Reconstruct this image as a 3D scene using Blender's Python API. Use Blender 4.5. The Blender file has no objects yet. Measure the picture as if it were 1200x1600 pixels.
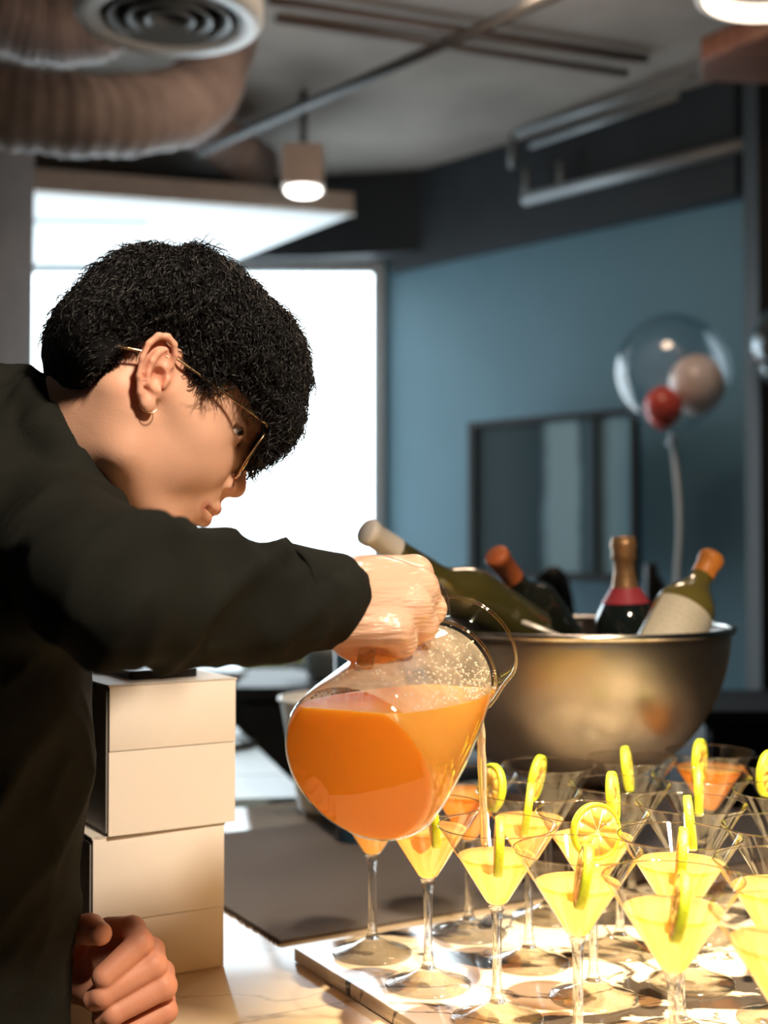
import bpy, bmesh, math, random
import numpy as np
from mathutils import Vector, Matrix, Euler
random.seed(7); rng = np.random.default_rng(7)
S = bpy.context.scene
COL = S.collection

# ------------------------------------------------------------------ camera
F = 2000.0; ZC = 1.36; AL = math.atan(50 / 2000.0)
cam = bpy.data.cameras.new('camera'); cam_o = bpy.data.objects.new('camera', cam); COL.objects.link(cam_o)
cam.sensor_fit = 'VERTICAL'; cam.sensor_height = 36.0; cam.lens = 36.0 * F / 1600.0
cam_o.location = (0, 0, ZC); cam_o.rotation_euler = (math.pi / 2 + AL, 0, 0)
cam.clip_start = 0.02; cam.clip_end = 60
cam.dof.use_dof = True; cam.dof.focus_distance = 1.13; cam.dof.aperture_fstop = 3.6
S.camera = cam_o
S.view_settings.view_transform = 'Standard'; S.view_settings.look = 'None'
S.view_settings.gamma = 1.0; S.view_settings.use_curve_mapping = False
S.view_settings.exposure = 0.0
S.cycles.transparent_max_bounces = 48; S.cycles.max_bounces = 12
S.cycles.transmission_bounces = 12; S.cycles.sample_clamp_indirect = 4.0
S.cycles.use_denoising = True; S.cycles.blur_glossy = 0.6
# ------------------------------------------------------------------ world + lights
W = bpy.data.worlds.new('world'); S.world = W; W.use_nodes = True
W.node_tree.nodes['Background'].inputs[0].default_value = (0.55, 0.78, 1.0, 1)
W.node_tree.nodes['Background'].inputs[1].default_value = 0.6

def lamp(name, kind, loc, target, energy, color, size=0.1, spot=60, blend=0.5):
    l = bpy.data.lights.new(name, kind); o = bpy.data.objects.new(name, l); COL.objects.link(o)
    o.location = loc; l.energy = energy; l.color = color
    d = Vector(target) - Vector(loc); o.rotation_euler = d.to_track_quat('-Z', 'Y').to_euler()
    if kind == 'SPOT':
        l.spot_size = math.radians(spot); l.spot_blend = blend; l.shadow_soft_size = size
    elif kind == 'AREA':
        l.shape = 'DISK'; l.size = size
    return o
WARM = (1.0, 0.74, 0.42)
lamp('bar_spot', 'SPOT', (0.62, 1.12, ZC + 1.25), (0.36, 1.16, 0.92), 860, (1.0, 0.82, 0.50), 0.028, 34, 0.9)
lamp('bar_downlight', 'SPOT', (0.50, 0.10, ZC + 1.15), (-0.10, 1.15, 1.12), 188, (1.0, 0.80, 0.60), 0.09, 60, 0.8)
lamp('room_downlight', 'AREA', (0.5, 3.0, ZC + 1.38), (0.5, 3.0, 0), 10, (1.0, 0.72, 0.5), 0.4)
lamp('ceiling_fill', 'SPOT', (0.3, 2.6, ZC + 0.9), (0.15, 3.1, ZC + 1.6), 30, (1.0, 0.74, 0.58), 0.3, 150, 1.0)  # unseen fill added to brighten the ceiling, no fixture

# ------------------------------------------------------------------ pixel helpers
RC = np.array([[1, 0, 0], [0, math.cos(AL), -math.sin(AL)], [0, math.sin(AL), math.cos(AL)]])
def P(u, v, D):
    r = RC @ np.array([(u - 600) / F, 1.0, -(v - 800) / F]); r = r * (D / r[1])
    return r + np.array([0, 0, ZC])
def PX(px, D): return px * D / F
def PZ(u, v, z):                       # pixel -> point on the level plane z
    r = RC @ np.array([(u - 600) / F, 1.0, -(v - 800) / F]); t = (z - ZC) / r[2]
    return r * t + np.array([0, 0, ZC])

# ------------------------------------------------------------------ materials
MATS = {}
def mat(name, color, rough=0.5, metal=0.0, var=0.0, vscale=20, bump=0.0, bscale=60, emit=None, estr=0, sss=0, sssr=(0.01, 0.005, 0.003),
        spec=0.5, coat=0, trans=0, ior=1.45, color2=None, alpha=1, stretch=None, sheen=0):
    if name in MATS: return MATS[name]
    m = bpy.data.materials.new(name); m.use_nodes = True; nt = m.node_tree; b = nt.nodes['Principled BSDF']
    b.inputs['Base Color'].default_value = (*color, 1); b.inputs['Roughness'].default_value = rough
    b.inputs['Metallic'].default_value = metal; b.inputs['Specular IOR Level'].default_value = spec
    b.inputs['Coat Weight'].default_value = coat; b.inputs['Transmission Weight'].default_value = trans
    b.inputs['IOR'].default_value = ior; b.inputs['Alpha'].default_value = alpha
    b.inputs['Sheen Weight'].default_value = sheen
    if sss: b.inputs['Subsurface Weight'].default_value = sss; b.inputs['Subsurface Radius'].default_value = sssr; b.inputs['Subsurface Scale'].default_value = 1.0
    if emit: b.inputs['Emission Color'].default_value = (*emit, 1); b.inputs['Emission Strength'].default_value = estr
    tc = nt.nodes.new('ShaderNodeTexCoord'); mp = nt.nodes.new('ShaderNodeMapping'); nt.links.new(tc.outputs['Object'], mp.inputs[0])
    if stretch: mp.inputs['Scale'].default_value = stretch
    if var or color2:
        n = nt.nodes.new('ShaderNodeTexNoise'); n.inputs['Scale'].default_value = vscale; n.inputs['Detail'].default_value = 6
        nt.links.new(mp.outputs[0], n.inputs['Vector'])
        r = nt.nodes.new('ShaderNodeValToRGB'); c2 = color2 or tuple(max(0, c * (1 - var)) for c in color)
        r.color_ramp.elements[0].position = 0.35; r.color_ramp.elements[1].position = 0.65
        r.color_ramp.elements[0].color = (*c2, 1); r.color_ramp.elements[1].color = (*color, 1)
        nt.links.new(n.outputs['Fac'], r.inputs[0]); nt.links.new(r.outputs[0], b.inputs['Base Color'])
    if bump:
        n2 = nt.nodes.new('ShaderNodeTexNoise'); n2.inputs['Scale'].default_value = bscale; n2.inputs['Detail'].default_value = 5
        nt.links.new(mp.outputs[0], n2.inputs['Vector'])
        bp = nt.nodes.new('ShaderNodeBump'); bp.inputs['Strength'].default_value = bump; bp.inputs['Distance'].default_value = 0.004
        nt.links.new(n2.outputs['Fac'], bp.inputs['Height']); nt.links.new(bp.outputs[0], b.inputs['Normal'])
    MATS[name] = m; return m

def thin_glass(name, tint=(0.97, 0.98, 0.97), rough=0.015, refl=1.0, edge=(0.72, 0.70, 0.66)):
    m = bpy.data.materials.new(name); m.use_nodes = True; nt = m.node_tree; nt.nodes.clear()
    out = nt.nodes.new('ShaderNodeOutputMaterial'); mix = nt.nodes.new('ShaderNodeMixShader')
    tr = nt.nodes.new('ShaderNodeBsdfTransparent'); gl = nt.nodes.new('ShaderNodeBsdfGlossy'); gl.inputs['Roughness'].default_value = rough
    gl.inputs['Color'].default_value = (1, 1, 1, 1)
    l2 = nt.nodes.new('ShaderNodeLayerWeight'); l2.inputs['Blend'].default_value = 0.5
    pw = nt.nodes.new('ShaderNodeMath'); pw.operation = 'POWER'; pw.inputs[1].default_value = 4.5; nt.links.new(l2.outputs['Facing'], pw.inputs[0])
    fr = nt.nodes.new('ShaderNodeMath'); fr.operation = 'MULTIPLY_ADD'; fr.inputs[1].default_value = 0.55; fr.inputs[2].default_value = 0.045; nt.links.new(pw.outputs[0], fr.inputs[0])
    mu = nt.nodes.new('ShaderNodeMath'); mu.operation = 'MULTIPLY'; mu.inputs[1].default_value = refl; mu.use_clamp = True
    lw = nt.nodes.new('ShaderNodeLayerWeight'); lw.inputs['Blend'].default_value = 0.25
    mc = nt.nodes.new('ShaderNodeMixRGB'); mc.inputs[1].default_value = (*tint, 1); mc.inputs[2].default_value = (*edge, 1)
    nt.links.new(lw.outputs['Facing'], mc.inputs[0]); nt.links.new(mc.outputs[0], tr.inputs['Color'])
    nt.links.new(fr.outputs[0], mu.inputs[0]); nt.links.new(mu.outputs[0], mix.inputs[0])
    nt.links.new(tr.outputs[0], mix.inputs[1]); nt.links.new(gl.outputs[0], mix.inputs[2]); nt.links.new(mix.outputs[0], out.inputs[0])
    return m
def solid_glass(name, keep=0.5, tint=(1, 1, 1)):
    m = bpy.data.materials.new(name); m.use_nodes = True; nt = m.node_tree; nt.nodes.clear()
    out = nt.nodes.new('ShaderNodeOutputMaterial'); mix = nt.nodes.new('ShaderNodeMixShader'); mix.inputs[0].default_value = keep
    tr = nt.nodes.new('ShaderNodeBsdfTransparent'); tr.inputs['Color'].default_value = (*[0.96 * c for c in tint], 1)
    gl = nt.nodes.new('ShaderNodeBsdfGlass'); gl.inputs['IOR'].default_value = 1.48; gl.inputs['Color'].default_value = (*tint, 1)
    nt.links.new(tr.outputs[0], mix.inputs[1]); nt.links.new(gl.outputs[0], mix.inputs[2]); nt.links.new(mix.outputs[0], out.inputs[0])
    return m
def juice(name, col, deep):
    m = mat(name, col, 0.25, sss=1.0, sssr=deep, spec=0.3)
    nt = m.node_tree; b = nt.nodes['Principled BSDF']; out = [n for n in nt.nodes if n.type == 'OUTPUT_MATERIAL'][0]
    tl = nt.nodes.new('ShaderNodeBsdfTranslucent'); tl.inputs['Color'].default_value = (*col, 1)
    mx = nt.nodes.new('ShaderNodeMixShader'); mx.inputs[0].default_value = 0.62
    nt.links.new(b.outputs[0], mx.inputs[1]); nt.links.new(tl.outputs[0], mx.inputs[2]); nt.links.new(mx.outputs[0], out.inputs[0])
    return m
def marble(name, base, vein, scale=3.0, rough=0.12, dark=0.0):
    m = bpy.data.materials.new(name); m.use_nodes = True; nt = m.node_tree; b = nt.nodes['Principled BSDF']
    b.inputs['Roughness'].default_value = rough
    tc = nt.nodes.new('ShaderNodeTexCoord')
    n = nt.nodes.new('ShaderNodeTexNoise'); n.inputs['Scale'].default_value = scale; n.inputs['Detail'].default_value = 9; n.inputs['Distortion'].default_value = 1.6
    nt.links.new(tc.outputs['Object'], n.inputs['Vector'])
    r = nt.nodes.new('ShaderNodeValToRGB'); e = r.color_ramp.elements
    e[0].position = 0.40; e[0].color = (*base, 1); e[1].position = 0.62; e[1].color = (*base, 1)
    k = e.new(0.485); k.color = (*base, 1); k = e.new(0.5); k.color = (*vein, 1); k = e.new(0.515 + dark); k.color = (*base, 1)
    nt.links.new(n.outputs['Fac'], r.inputs[0])
    if dark:
        n2 = nt.nodes.new('ShaderNodeTexNoise'); n2.inputs['Scale'].default_value = scale * 1.5; n2.inputs['Detail'].default_value = 8; n2.inputs['Distortion'].default_value = 0.8
        mp = nt.nodes.new('ShaderNodeMapping'); mp.inputs['Scale'].default_value = (1, 2.2, 1); mp.inputs['Location'].default_value = (3.1, 1.7, 0)
        nt.links.new(tc.outputs['Object'], mp.inputs[0]); nt.links.new(mp.outputs[0], n2.inputs['Vector'])
        r2 = nt.nodes.new('ShaderNodeValToRGB'); r2.color_ramp.elements[0].position = 0.55; r2.color_ramp.elements[1].position = 0.585
        r2.color_ramp.elements[0].color = (0, 0, 0, 1); r2.color_ramp.elements[1].color = (1, 1, 1, 1)
        mx = nt.nodes.new('ShaderNodeMixRGB'); mx.inputs[2].default_value = (*vein, 1)
        nt.links.new(n2.outputs['Fac'], r2.inputs[0]); nt.links.new(r2.outputs[0], mx.inputs[0]); nt.links.new(r.outputs[0], mx.inputs[1])
        nt.links.new(mx.outputs[0], b.inputs['Base Color'])
    else:
        nt.links.new(r.outputs[0], b.inputs['Base Color'])
    return m

# ------------------------------------------------------------------ object helpers
def tag(o, label=None, cat=None, group=None, kind=None):
    if label: o['label'] = label
    if cat: o['category'] = cat
    if group: o['group'] = group
    if kind: o['kind'] = kind
    return o
def thing(name, label, cat, loc=(0, 0, 0), rot=None, group=None):
    o = bpy.data.objects.new(name, None); COL.objects.link(o); o.location = Vector(loc); o.empty_display_size = 0.05
    if rot is not None: o.rotation_euler = rot
    return tag(o, label, cat, group)
def mobj(name, V, Fc, m, parent=None, smooth=True, angle=None):
    me = bpy.data.meshes.new(name); me.from_pydata([tuple(map(float, v)) for v in V], [], [tuple(map(int, f)) for f in Fc]); me.update()
    if smooth: me.polygons.foreach_set('use_smooth', [True] * len(me.polygons))
    o = bpy.data.objects.new(name, me); COL.objects.link(o)
    if m: me.materials.append(m)
    if parent: o.parent = parent
    if smooth and angle: md = None; me.set_sharp_from_angle(angle=math.radians(angle))
    return o
def struct(o): o['kind'] = 'structure'; return o
def lathe(prof, n=48):
    V = []; Fc = []; rows = []
    for r, z in prof:
        if r < 1e-6: rows.append([len(V)]); V.append((0, 0, z))
        else:
            rows.append(list(range(len(V), len(V) + n)))
            V += [(r * math.cos(2 * math.pi * i / n), r * math.sin(2 * math.pi * i / n), z) for i in range(n)]
    for a, b in zip(rows[:-1], rows[1:]):
        for i in range(n):
            j = (i + 1) % n
            if len(a) == 1 and len(b) == 1: continue
            if len(a) == 1: Fc.append((a[0], b[j], b[i]))
            elif len(b) == 1: Fc.append((a[i], a[j], b[0]))
            else: Fc.append((a[i], a[j], b[j], b[i]))
    return V, Fc
def tube(pts, rad, n=10, closed=False):
    pts = [np.asarray(p, float) for p in pts]
    if np.isscalar(rad): rad = [rad] * len(pts)
    V = []; Fc = []; m = len(pts); up = None
    for i in range(m):
        t = (pts[(i + 1) % m] - pts[i - 1]) if closed else (pts[min(i + 1, m - 1)] - pts[max(i - 1, 0)])
        t = t / (np.linalg.norm(t) + 1e-12)
        if up is None:
            up = np.cross(t, (0, 0, 1.0)); up = up if np.linalg.norm(up) > 1e-3 else np.cross(t, (1.0, 0, 0))
        up = up - t * np.dot(up, t); up /= np.linalg.norm(up) + 1e-12; w = np.cross(t, up)
        for k in range(n):
            a = 2 * math.pi * k / n; V.append(pts[i] + rad[i] * (math.cos(a) * up + math.sin(a) * w))
    for i in range(m if closed else m - 1):
        j = (i + 1) % m
        for k in range(n): l = (k + 1) % n; Fc.append((i * n + k, i * n + l, j * n + l, j * n + k))
    if not closed:
        Fc.append(tuple(range(n - 1, -1, -1))); Fc.append(tuple((m - 1) * n + k for k in range(n)))
    return V, Fc
def join(*parts):
    V = []; Fc = []
    for v, f in parts:
        o = len(V); V += list(v); Fc += [tuple(i + o for i in q) for q in f]
    return V, Fc
def boxm(lo, hi):
    x0, y0, z0 = lo; x1, y1, z1 = hi
    V = [(x0, y0, z0), (x1, y0, z0), (x1, y1, z0), (x0, y1, z0), (x0, y0, z1), (x1, y0, z1), (x1, y1, z1), (x0, y1, z1)]
    return V, [(0, 3, 2, 1), (4, 5, 6, 7), (0, 1, 5, 4), (1, 2, 6, 5), (2, 3, 7, 6), (3, 0, 4, 7)]
def bevel(o, w, seg=2):
    me = o.data; bm = bmesh.new(); bm.from_mesh(me)
    bmesh.ops.bevel(bm, geom=bm.edges[:], offset=w, segments=seg, affect='EDGES', profile=0.5)
    bm.to_mesh(me); bm.free(); me.polygons.foreach_set('use_smooth', [True] * len(me.polygons)); me.set_sharp_from_angle(angle=math.radians(40)); return o
def prism(poly, z0, z1):
    n = len(poly); V = [(x, y, z0) for x, y in poly] + [(x, y, z1) for x, y in poly]
    a = sum(poly[i][0] * poly[(i + 1) % n][1] - poly[(i + 1) % n][0] * poly[i][1] for i in range(n))
    Fc = [tuple(range(n - 1, -1, -1)), tuple(range(n, 2 * n))] + [(i, (i + 1) % n, n + (i + 1) % n, n + i) for i in range(n)]
    if a < 0: Fc = [f[::-1] for f in Fc]
    return V, Fc
def axis_mat(base, axis, roll_ref=(0, 0, 1)):
    z = Vector(axis).normalized(); x = Vector(roll_ref) - z * Vector(roll_ref).dot(z)
    if x.length < 1e-4: x = Vector((1, 0, 0)) - z * z.x
    x.normalize(); y = z.cross(x)
    M = Matrix(((x.x, y.x, z.x, base[0]), (x.y, y.y, z.y, base[1]), (x.z, y.z, z.z, base[2]), (0, 0, 0, 1))); return M
def smoothpts(pts, n=40):
    pts = np.asarray(pts, float); m = len(pts); out = []
    for i in range(m - 1):
        p0, p1, p2, p3 = pts[max(i - 1, 0)], pts[i], pts[i + 1], pts[min(i + 2, m - 1)]
        for t in np.linspace(0, 1, max(2, n // (m - 1)), endpoint=False):
            out.append(0.5 * (2 * p1 + (p2 - p0) * t + (2 * p0 - 5 * p1 + 4 * p2 - p3) * t * t + (3 * p1 - p0 - 3 * p2 + p3) * t ** 3))
    out.append(pts[-1]); return out

# signed distance field on a grid, meshed with surface nets
def vnoise(p, seed=0):
    p = np.asarray(p, float); i = np.floor(p).astype(np.int64); f = p - i; f = f * f * (3 - 2 * f)
    def h(a, b, c):
        n = (a * 374761393 + b * 668265263 + c * 2147483647 + seed * 1274126177) & 0xffffffff
        n = ((n ^ (n >> 13)) * 1274126177) & 0xffffffff; return ((n ^ (n >> 16)) & 0xffff) / 32768.0 - 1
    r = 0
    for dx in (0, 1):
        for dy in (0, 1):
            for dz in (0, 1):
                w = (f[..., 0] if dx else 1 - f[..., 0]) * (f[..., 1] if dy else 1 - f[..., 1]) * (f[..., 2] if dz else 1 - f[..., 2])
                r = r + w * h(i[..., 0] + dx, i[..., 1] + dy, i[..., 2] + dz)
    return r
class Field:
    def __init__(s, lo, hi, res):
        s.lo = np.array(lo, float); s.res = res; s.n = np.ceil((np.array(hi) - s.lo) / res).astype(int) + 1
        s.ax = [(s.lo[k] + res * np.arange(s.n[k])).astype(np.float32) for k in range(3)]
        s.v = np.full(s.n, 0.3, np.float32)
    def sl(s, lo, hi):
        a = np.clip(np.floor((np.asarray(lo) - s.lo) / s.res).astype(int), 0, s.n); b = np.clip(np.ceil((np.asarray(hi) - s.lo) / s.res).astype(int) + 1, 0, s.n)
        return tuple(slice(a[k], b[k]) for k in range(3))
    def op(s, lo, hi, fn, k, mode='add'):
        pad = max(3 * s.res, 1.6 * k) + 0.006; q = s.sl(np.asarray(lo) - pad, np.asarray(hi) + pad)
        X = s.ax[0][q[0]][:, None, None]; Y = s.ax[1][q[1]][None, :, None]; Z = s.ax[2][q[2]][None, None, :]
        if 0 in s.v[q].shape: return
        d = fn(X, Y, Z).astype(np.float32); a = s.v[q]
        if mode == 'sub': a = -a
        h = np.clip(0.5 + 0.5 * (d - a) / k, 0, 1); r = d * (1 - h) + a * h - k * h * (1 - h)
        s.v[q] = -r if mode == 'sub' else r
    def cap(s, a, b, r1, r2=None, k=0.006, mode='add'):
        a = np.asarray(a, float); b = np.asarray(b, float); r2 = r1 if r2 is None else r2; R = max(r1, r2); ba = b - a; bb = max(float(ba @ ba), 1e-12)
        def fn(X, Y, Z):
            t = np.clip(((X - a[0]) * ba[0] + (Y - a[1]) * ba[1] + (Z - a[2]) * ba[2]) / bb, 0, 1)
            return np.sqrt((X - a[0] - t * ba[0]) ** 2 + (Y - a[1] - t * ba[1]) ** 2 + (Z - a[2] - t * ba[2]) ** 2) - (r1 + (r2 - r1) * t)
        s.op(np.minimum(a, b) - R, np.maximum(a, b) + R, fn, k, mode)
    def chain(s, pts, rs, k=0.006, mode='add'):
        for i in range(len(pts) - 1): s.cap(pts[i], pts[i + 1], rs[i], rs[i + 1], k, mode)
    def ell(s, c, r, k=0.006, mode='add', M=None):
        c = np.asarray(c, float); r = np.asarray(r, float); M = np.eye(3) if M is None else np.asarray(M, float); R = r.max()
        def fn(X, Y, Z):
            x = X - c[0]; y = Y - c[1]; z = Z - c[2]
            l = [M[0, i] * x + M[1, i] * y + M[2, i] * z for i in range(3)]
            k0 = np.sqrt(sum((l[i] / r[i]) ** 2 for i in range(3))); k1 = np.sqrt(sum((l[i] / r[i] ** 2) ** 2 for i in range(3))) + 1e-9
            return k0 * (k0 - 1) / k1
        s.op(c - R, c + R, fn, k, mode)
    def mesh(s):
        v = s.v; n = s.n; g = v < 0
        c = np.zeros(tuple(n - 1), np.int8)
        for dx in (0, 1):
            for dy in (0, 1):
                for dz in (0, 1): c += g[dx:n[0] - 1 + dx, dy:n[1] - 1 + dy, dz:n[2] - 1 + dz]
        idx = np.argwhere((c > 0) & (c < 8)); acc = np.zeros((len(idx), 3)); cnt = np.zeros(len(idx))
        I, J, K = idx.T
        for ax in range(3):
            o1, o2 = [q for q in range(3) if q != ax]
            for a in (0, 1):
                for b in (0, 1):
                    p = [I, J, K]; p = [p[0].copy(), p[1].copy(), p[2].copy()]; p[o1] += a; p[o2] += b
                    q = [p[0].copy(), p[1].copy(), p[2].copy()]; q[ax] += 1
                    va = v[p[0], p[1], p[2]]; vb = v[q[0], q[1], q[2]]; m = (va < 0) != (vb < 0)
                    t = np.where(m, va / np.where(m, va - vb, 1), 0)
                    pos = np.zeros((len(idx), 3)); pos[:, o1] = a; pos[:, o2] = b; pos[:, ax] = t
                    acc += pos * m[:, None]; cnt += m
        V = s.lo + s.res * (idx + acc / cnt[:, None])
        vid = np.full(tuple(n - 1), -1, np.int64); vid[I, J, K] = np.arange(len(idx))
        Fs = []
        for ax in range(3):
            o1, o2 = [(1, 2), (2, 0), (0, 1)][ax]
            A = [slice(None)] * 3; B = [slice(None)] * 3; A[ax] = slice(0, -1); B[ax] = slice(1, None)
            ga = g[tuple(A)]; gb = g[tuple(B)]; e = np.argwhere(ga != gb)
            ok = (e[:, o1] > 0) & (e[:, o2] > 0) & (e[:, o1] < n[o1] - 1) & (e[:, o2] < n[o2] - 1); e = e[ok]
            fl = ga[tuple(e.T)]
            def cell(d1, d2):
                q = e.copy(); q[:, o1] -= d1; q[:, o2] -= d2; return vid[tuple(q.T)]
            quad = np.stack([cell(1, 1), cell(0, 1), cell(0, 0), cell(1, 0)], 1); quad[~fl] = quad[~fl][:, ::-1]; Fs.append(quad)
        return V, np.concatenate(Fs)
def relax(V, Fc, it=2, lam=0.5):
    Fc = np.asarray(Fc)
    for _ in range(it):
        acc = np.zeros_like(V); cnt = np.zeros(len(V))
        for a, b in ((0, 1), (1, 2), (2, 3), (3, 0)):
            np.add.at(acc, Fc[:, a], V[Fc[:, b]]); np.add.at(acc, Fc[:, b], V[Fc[:, a]]); np.add.at(cnt, Fc[:, a], 1); np.add.at(cnt, Fc[:, b], 1)
        V = V + lam * (acc / np.maximum(cnt, 1)[:, None] - V)
    return V
def vnormals(V, Fc):
    Fc = np.asarray(Fc); nf = np.cross(V[Fc[:, 2]] - V[Fc[:, 0]], V[Fc[:, 3]] - V[Fc[:, 1]]); N = np.zeros_like(V)
    for k in range(4): np.add.at(N, Fc[:, k], nf)
    return N / (np.linalg.norm(N, axis=1)[:, None] + 1e-12)

# ================================================================== SETTING
CT = ZC - 0.44          # counter top height
TT = ZC - 0.425         # marble board top height
CEIL = ZC + 1.55
UD = np.array([0.5, -0.866]); WD = np.array([0.866, 0.5])      # counter directions (towards viewer-right, away-right)
m_floor = mat('floor_concrete', (0.06, 0.062, 0.065), 0.5, var=0.4, vscale=3, bump=0.1)
m_wall = mat('blue_wall_paint', (0.115, 0.235, 0.30), 0.55, var=0.06, vscale=4, bump=0.03, bscale=200)
m_dark = mat('dark_wall_paint', (0.025, 0.032, 0.038), 0.6, var=0.2, vscale=5)
m_black = mat('black_paint', (0.008, 0.009, 0.010), 0.55, var=0.2, vscale=6)
m_ceil = mat('raw_ceiling', (0.33, 0.29, 0.255), 0.8, var=0.3, vscale=2.5, bump=0.2, bscale=30)
m_white = mat('white_plaster', (0.80, 0.82, 0.83), 0.7, var=0.04, vscale=4)
m_pillar = mat('brown_plaster', (0.18, 0.13, 0.10), 0.8, var=0.2, vscale=6)
struct(mobj('floor', *boxm((-3.4, -2.2, -0.1), (3.6, 6.2, 0)), m_floor, smooth=False))
# ceiling slab ends short of the window, dark void above that edge
cx = [(-3.4, -2.2), (3.6, -2.2), (3.6, 2.3), (0.72, 5.15), (-0.3, 5.36), (-3.4, 5.5)]
struct(mobj('ceiling', *prism(cx, CEIL, CEIL + 0.12), m_ceil, smooth=False))
struct(mobj('wall_left', *boxm((-3.5, -2.2, 0), (-3.4, 6.2, 3.6)), m_pillar, smooth=False))
struct(mobj('wall_front', *boxm((-3.4, -2.3, 0), (3.6, -2.2, 3.6)), m_dark, smooth=False))
struct(mobj('wall_side', *boxm((3.6, -2.2, 0), (3.7, 6.2, 3.6)), m_dark, smooth=False))
wr = [(-0.02, 5.52), (3.6, 1.80), (3.7, 1.9), (0.05, 5.66)]
struct(mobj('wall_right', *prism(wr, 0, 3.4), m_wall, smooth=False))
WY = 5.5
wb = struct(mobj('wall_back', *join(boxm((-3.4, WY, ZC + 1.215), (0.0, WY + 0.12, 3.4)), boxm((-3.4, WY, 0), (0.0, WY + 0.12, 0.35))), m_dark, smooth=False))
# window: frame, mullions and bright daylight panes
m_pane = mat('daylight_pane', (0.9, 0.95, 1), 0.3, emit=(0.80, 0.93, 1.0), estr=5.5)
m_wframe = mat('window_frame_white', (0.75, 0.80, 0.82), 0.4, var=0.05)
wz0, wz1 = 0.35, ZC + 1.215
fr = [boxm((-3.4, WY - 0.02, wz1 - 0.05), (0.0, WY + 0.06, wz1)), boxm((-3.4, WY - 0.02, wz0), (0.0, WY + 0.06, wz0 + 0.05)),
      boxm((-0.05, WY - 0.02, wz0 + 0.05), (0.0, WY + 0.06, wz1 - 0.05))]
win = struct(mobj('window_1', *join(*fr), m_wframe, smooth=False))
xs = [-3.4, -2.4, -1.55, -0.78, -0.05]
for i in range(4):
    mobj('pane', *boxm((xs[i] + (0.02 if i else 0), WY + 0.01, wz0 + 0.05), (xs[i + 1] - 0.02 * (i < 3), WY + 0.03, wz1 - 0.05)), m_pane, win, smooth=False)
    if i < 3: mobj('mullion', *boxm((xs[i + 1] - 0.02, WY - 0.01, wz0 + 0.05), (xs[i + 1] + 0.02, WY + 0.05, wz1 - 0.05)), m_wframe, win, smooth=False)
# white dropped soffit in front of the window
sz = ZC + 1.20
sp = [(-0.128, 4.66), (-0.70, 5.48), (-3.38, 5.48), (-3.38, 4.05), (-1.2, 4.36)]
struct(tag(mobj('trim_1', *prism(sp, sz, sz + 0.06), m_white, smooth=False), 'white dropped soffit in front of the window', None))
m_slot = mat('soffit_groove', (0.30, 0.33, 0.35), 0.7)
sl = mobj('slot', *prism([(-2.6, 4.62), (-0.88, 4.72), (-0.88, 4.78), (-2.6, 4.69)], sz - 0.003, sz + 0.004), m_slot, bpy.data.objects['trim_1'], smooth=False)
struct(mobj('trim_2', *join(prism([(-3.38, 4.0), (-1.2, 4.31), (-0.11, 4.62), (-0.11, 4.66), (-1.2, 4.36), (-3.38, 4.05)], sz - 0.0, sz + 0.075)), mat('soffit_edge', (0.42, 0.36, 0.31), 0.7, var=0.1), smooth=False))
# dark bulkhead beam between ceiling edge and window head
struct(mobj('trim_3', *prism([(-3.3, 5.40), (-0.3, 5.37), (0.16, 5.26), (0.05, 5.44), (-0.1, 5.48), (-3.3, 5.48)], ZC + 1.21, 3.3), m_dark, smooth=False))
struct(mobj('wall_shade_band', *prism([(0.03, 5.39), (1.16, 4.19), (1.24, 4.27), (0.06, 5.46)], ZC + 1.155, CEIL - 0.002), m_dark, smooth=False))  # added dark band standing in for the soft shade atop the blue wall
# left pillar and black column at right
struct(mobj('trim_4', *boxm((-1.75, 3.1, 0), (-0.99, 3.6, ZC + 1.1)), m_pillar, smooth=False))
struct(mobj('trim_5', *boxm((1.135, 3.86, 0), (1.75, 4.02, CEIL)), m_black, smooth=False))
struct(mobj('baseboard_right', *prism([(0.0, 5.46), (3.55, 1.81), (3.56, 1.82), (0.01, 5.475)], 0, 0.1), m_black, smooth=False))

# ------------------------------------------------------------------ ceiling services
m_duct = mat('duct_wrap', (0.40, 0.32, 0.29), 0.7, var=0.35, vscale=9, bump=0.5, bscale=25)
def duct(pts, r, label):
    pp = smoothpts(pts, 90); rr = [r * (1 + 0.035 * math.sin(i * 1.9) + 0.03 * math.sin(i * 0.53)) for i in range(len(pp))]
    o = mobj('flexible_duct', *tube(pp, rr, 24), m_duct); return tag(o, label, 'duct', 'ceiling ducts')
duct([P(-160, 60, 2.9), P(-40, 150, 2.9), P(90, 178, 2.95), P(220, 178, 3.1), P(310, 150, 3.35), P(350, 60, 3.7)], 0.095, 'thick pinkish insulated duct sagging under the round vent')
duct([P(-140, -30, 3.2), P(-20, 15, 3.2), P(70, 42, 3.25), P(150, 35, 3.28), P(200, -12, 3.3)], 0.095, 'shorter pinkish insulated duct bending up beside round vent')
duct([P(290, 178, 4.25), P(325, 205, 4.4), P(365, 236, 4.55), P(405, 262, 4.72)], 0.085, 'narrow grey-pink duct dropping towards the white soffit')
m_vent = mat('vent_enamel', (0.62, 0.66, 0.66), 0.4, var=0.08)
vt = thing('air_vent', 'round white ceiling vent with concentric louvre rings', 'vent', P(265, 30, 2.72))
mobj('outer_ring', *lathe([(0.20, 0.04), (0.20, 0.0), (0.192, -0.010), (0.150, -0.004), (0.145, 0.025), (0.17, 0.04), (0.20, 0.04)], 48), m_vent, vt)
m_louv = mat('louvre_grey', (0.16, 0.18, 0.19), 0.4)
for k, r in enumerate((0.112, 0.072, 0.034)):
    mobj('louvre_ring', *lathe([(r, 0.02), (r + 0.022, -0.004), (r + 0.018, -0.008), (r - 0.006, 0.02), (r, 0.02)], 40), m_louv, vt)
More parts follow.
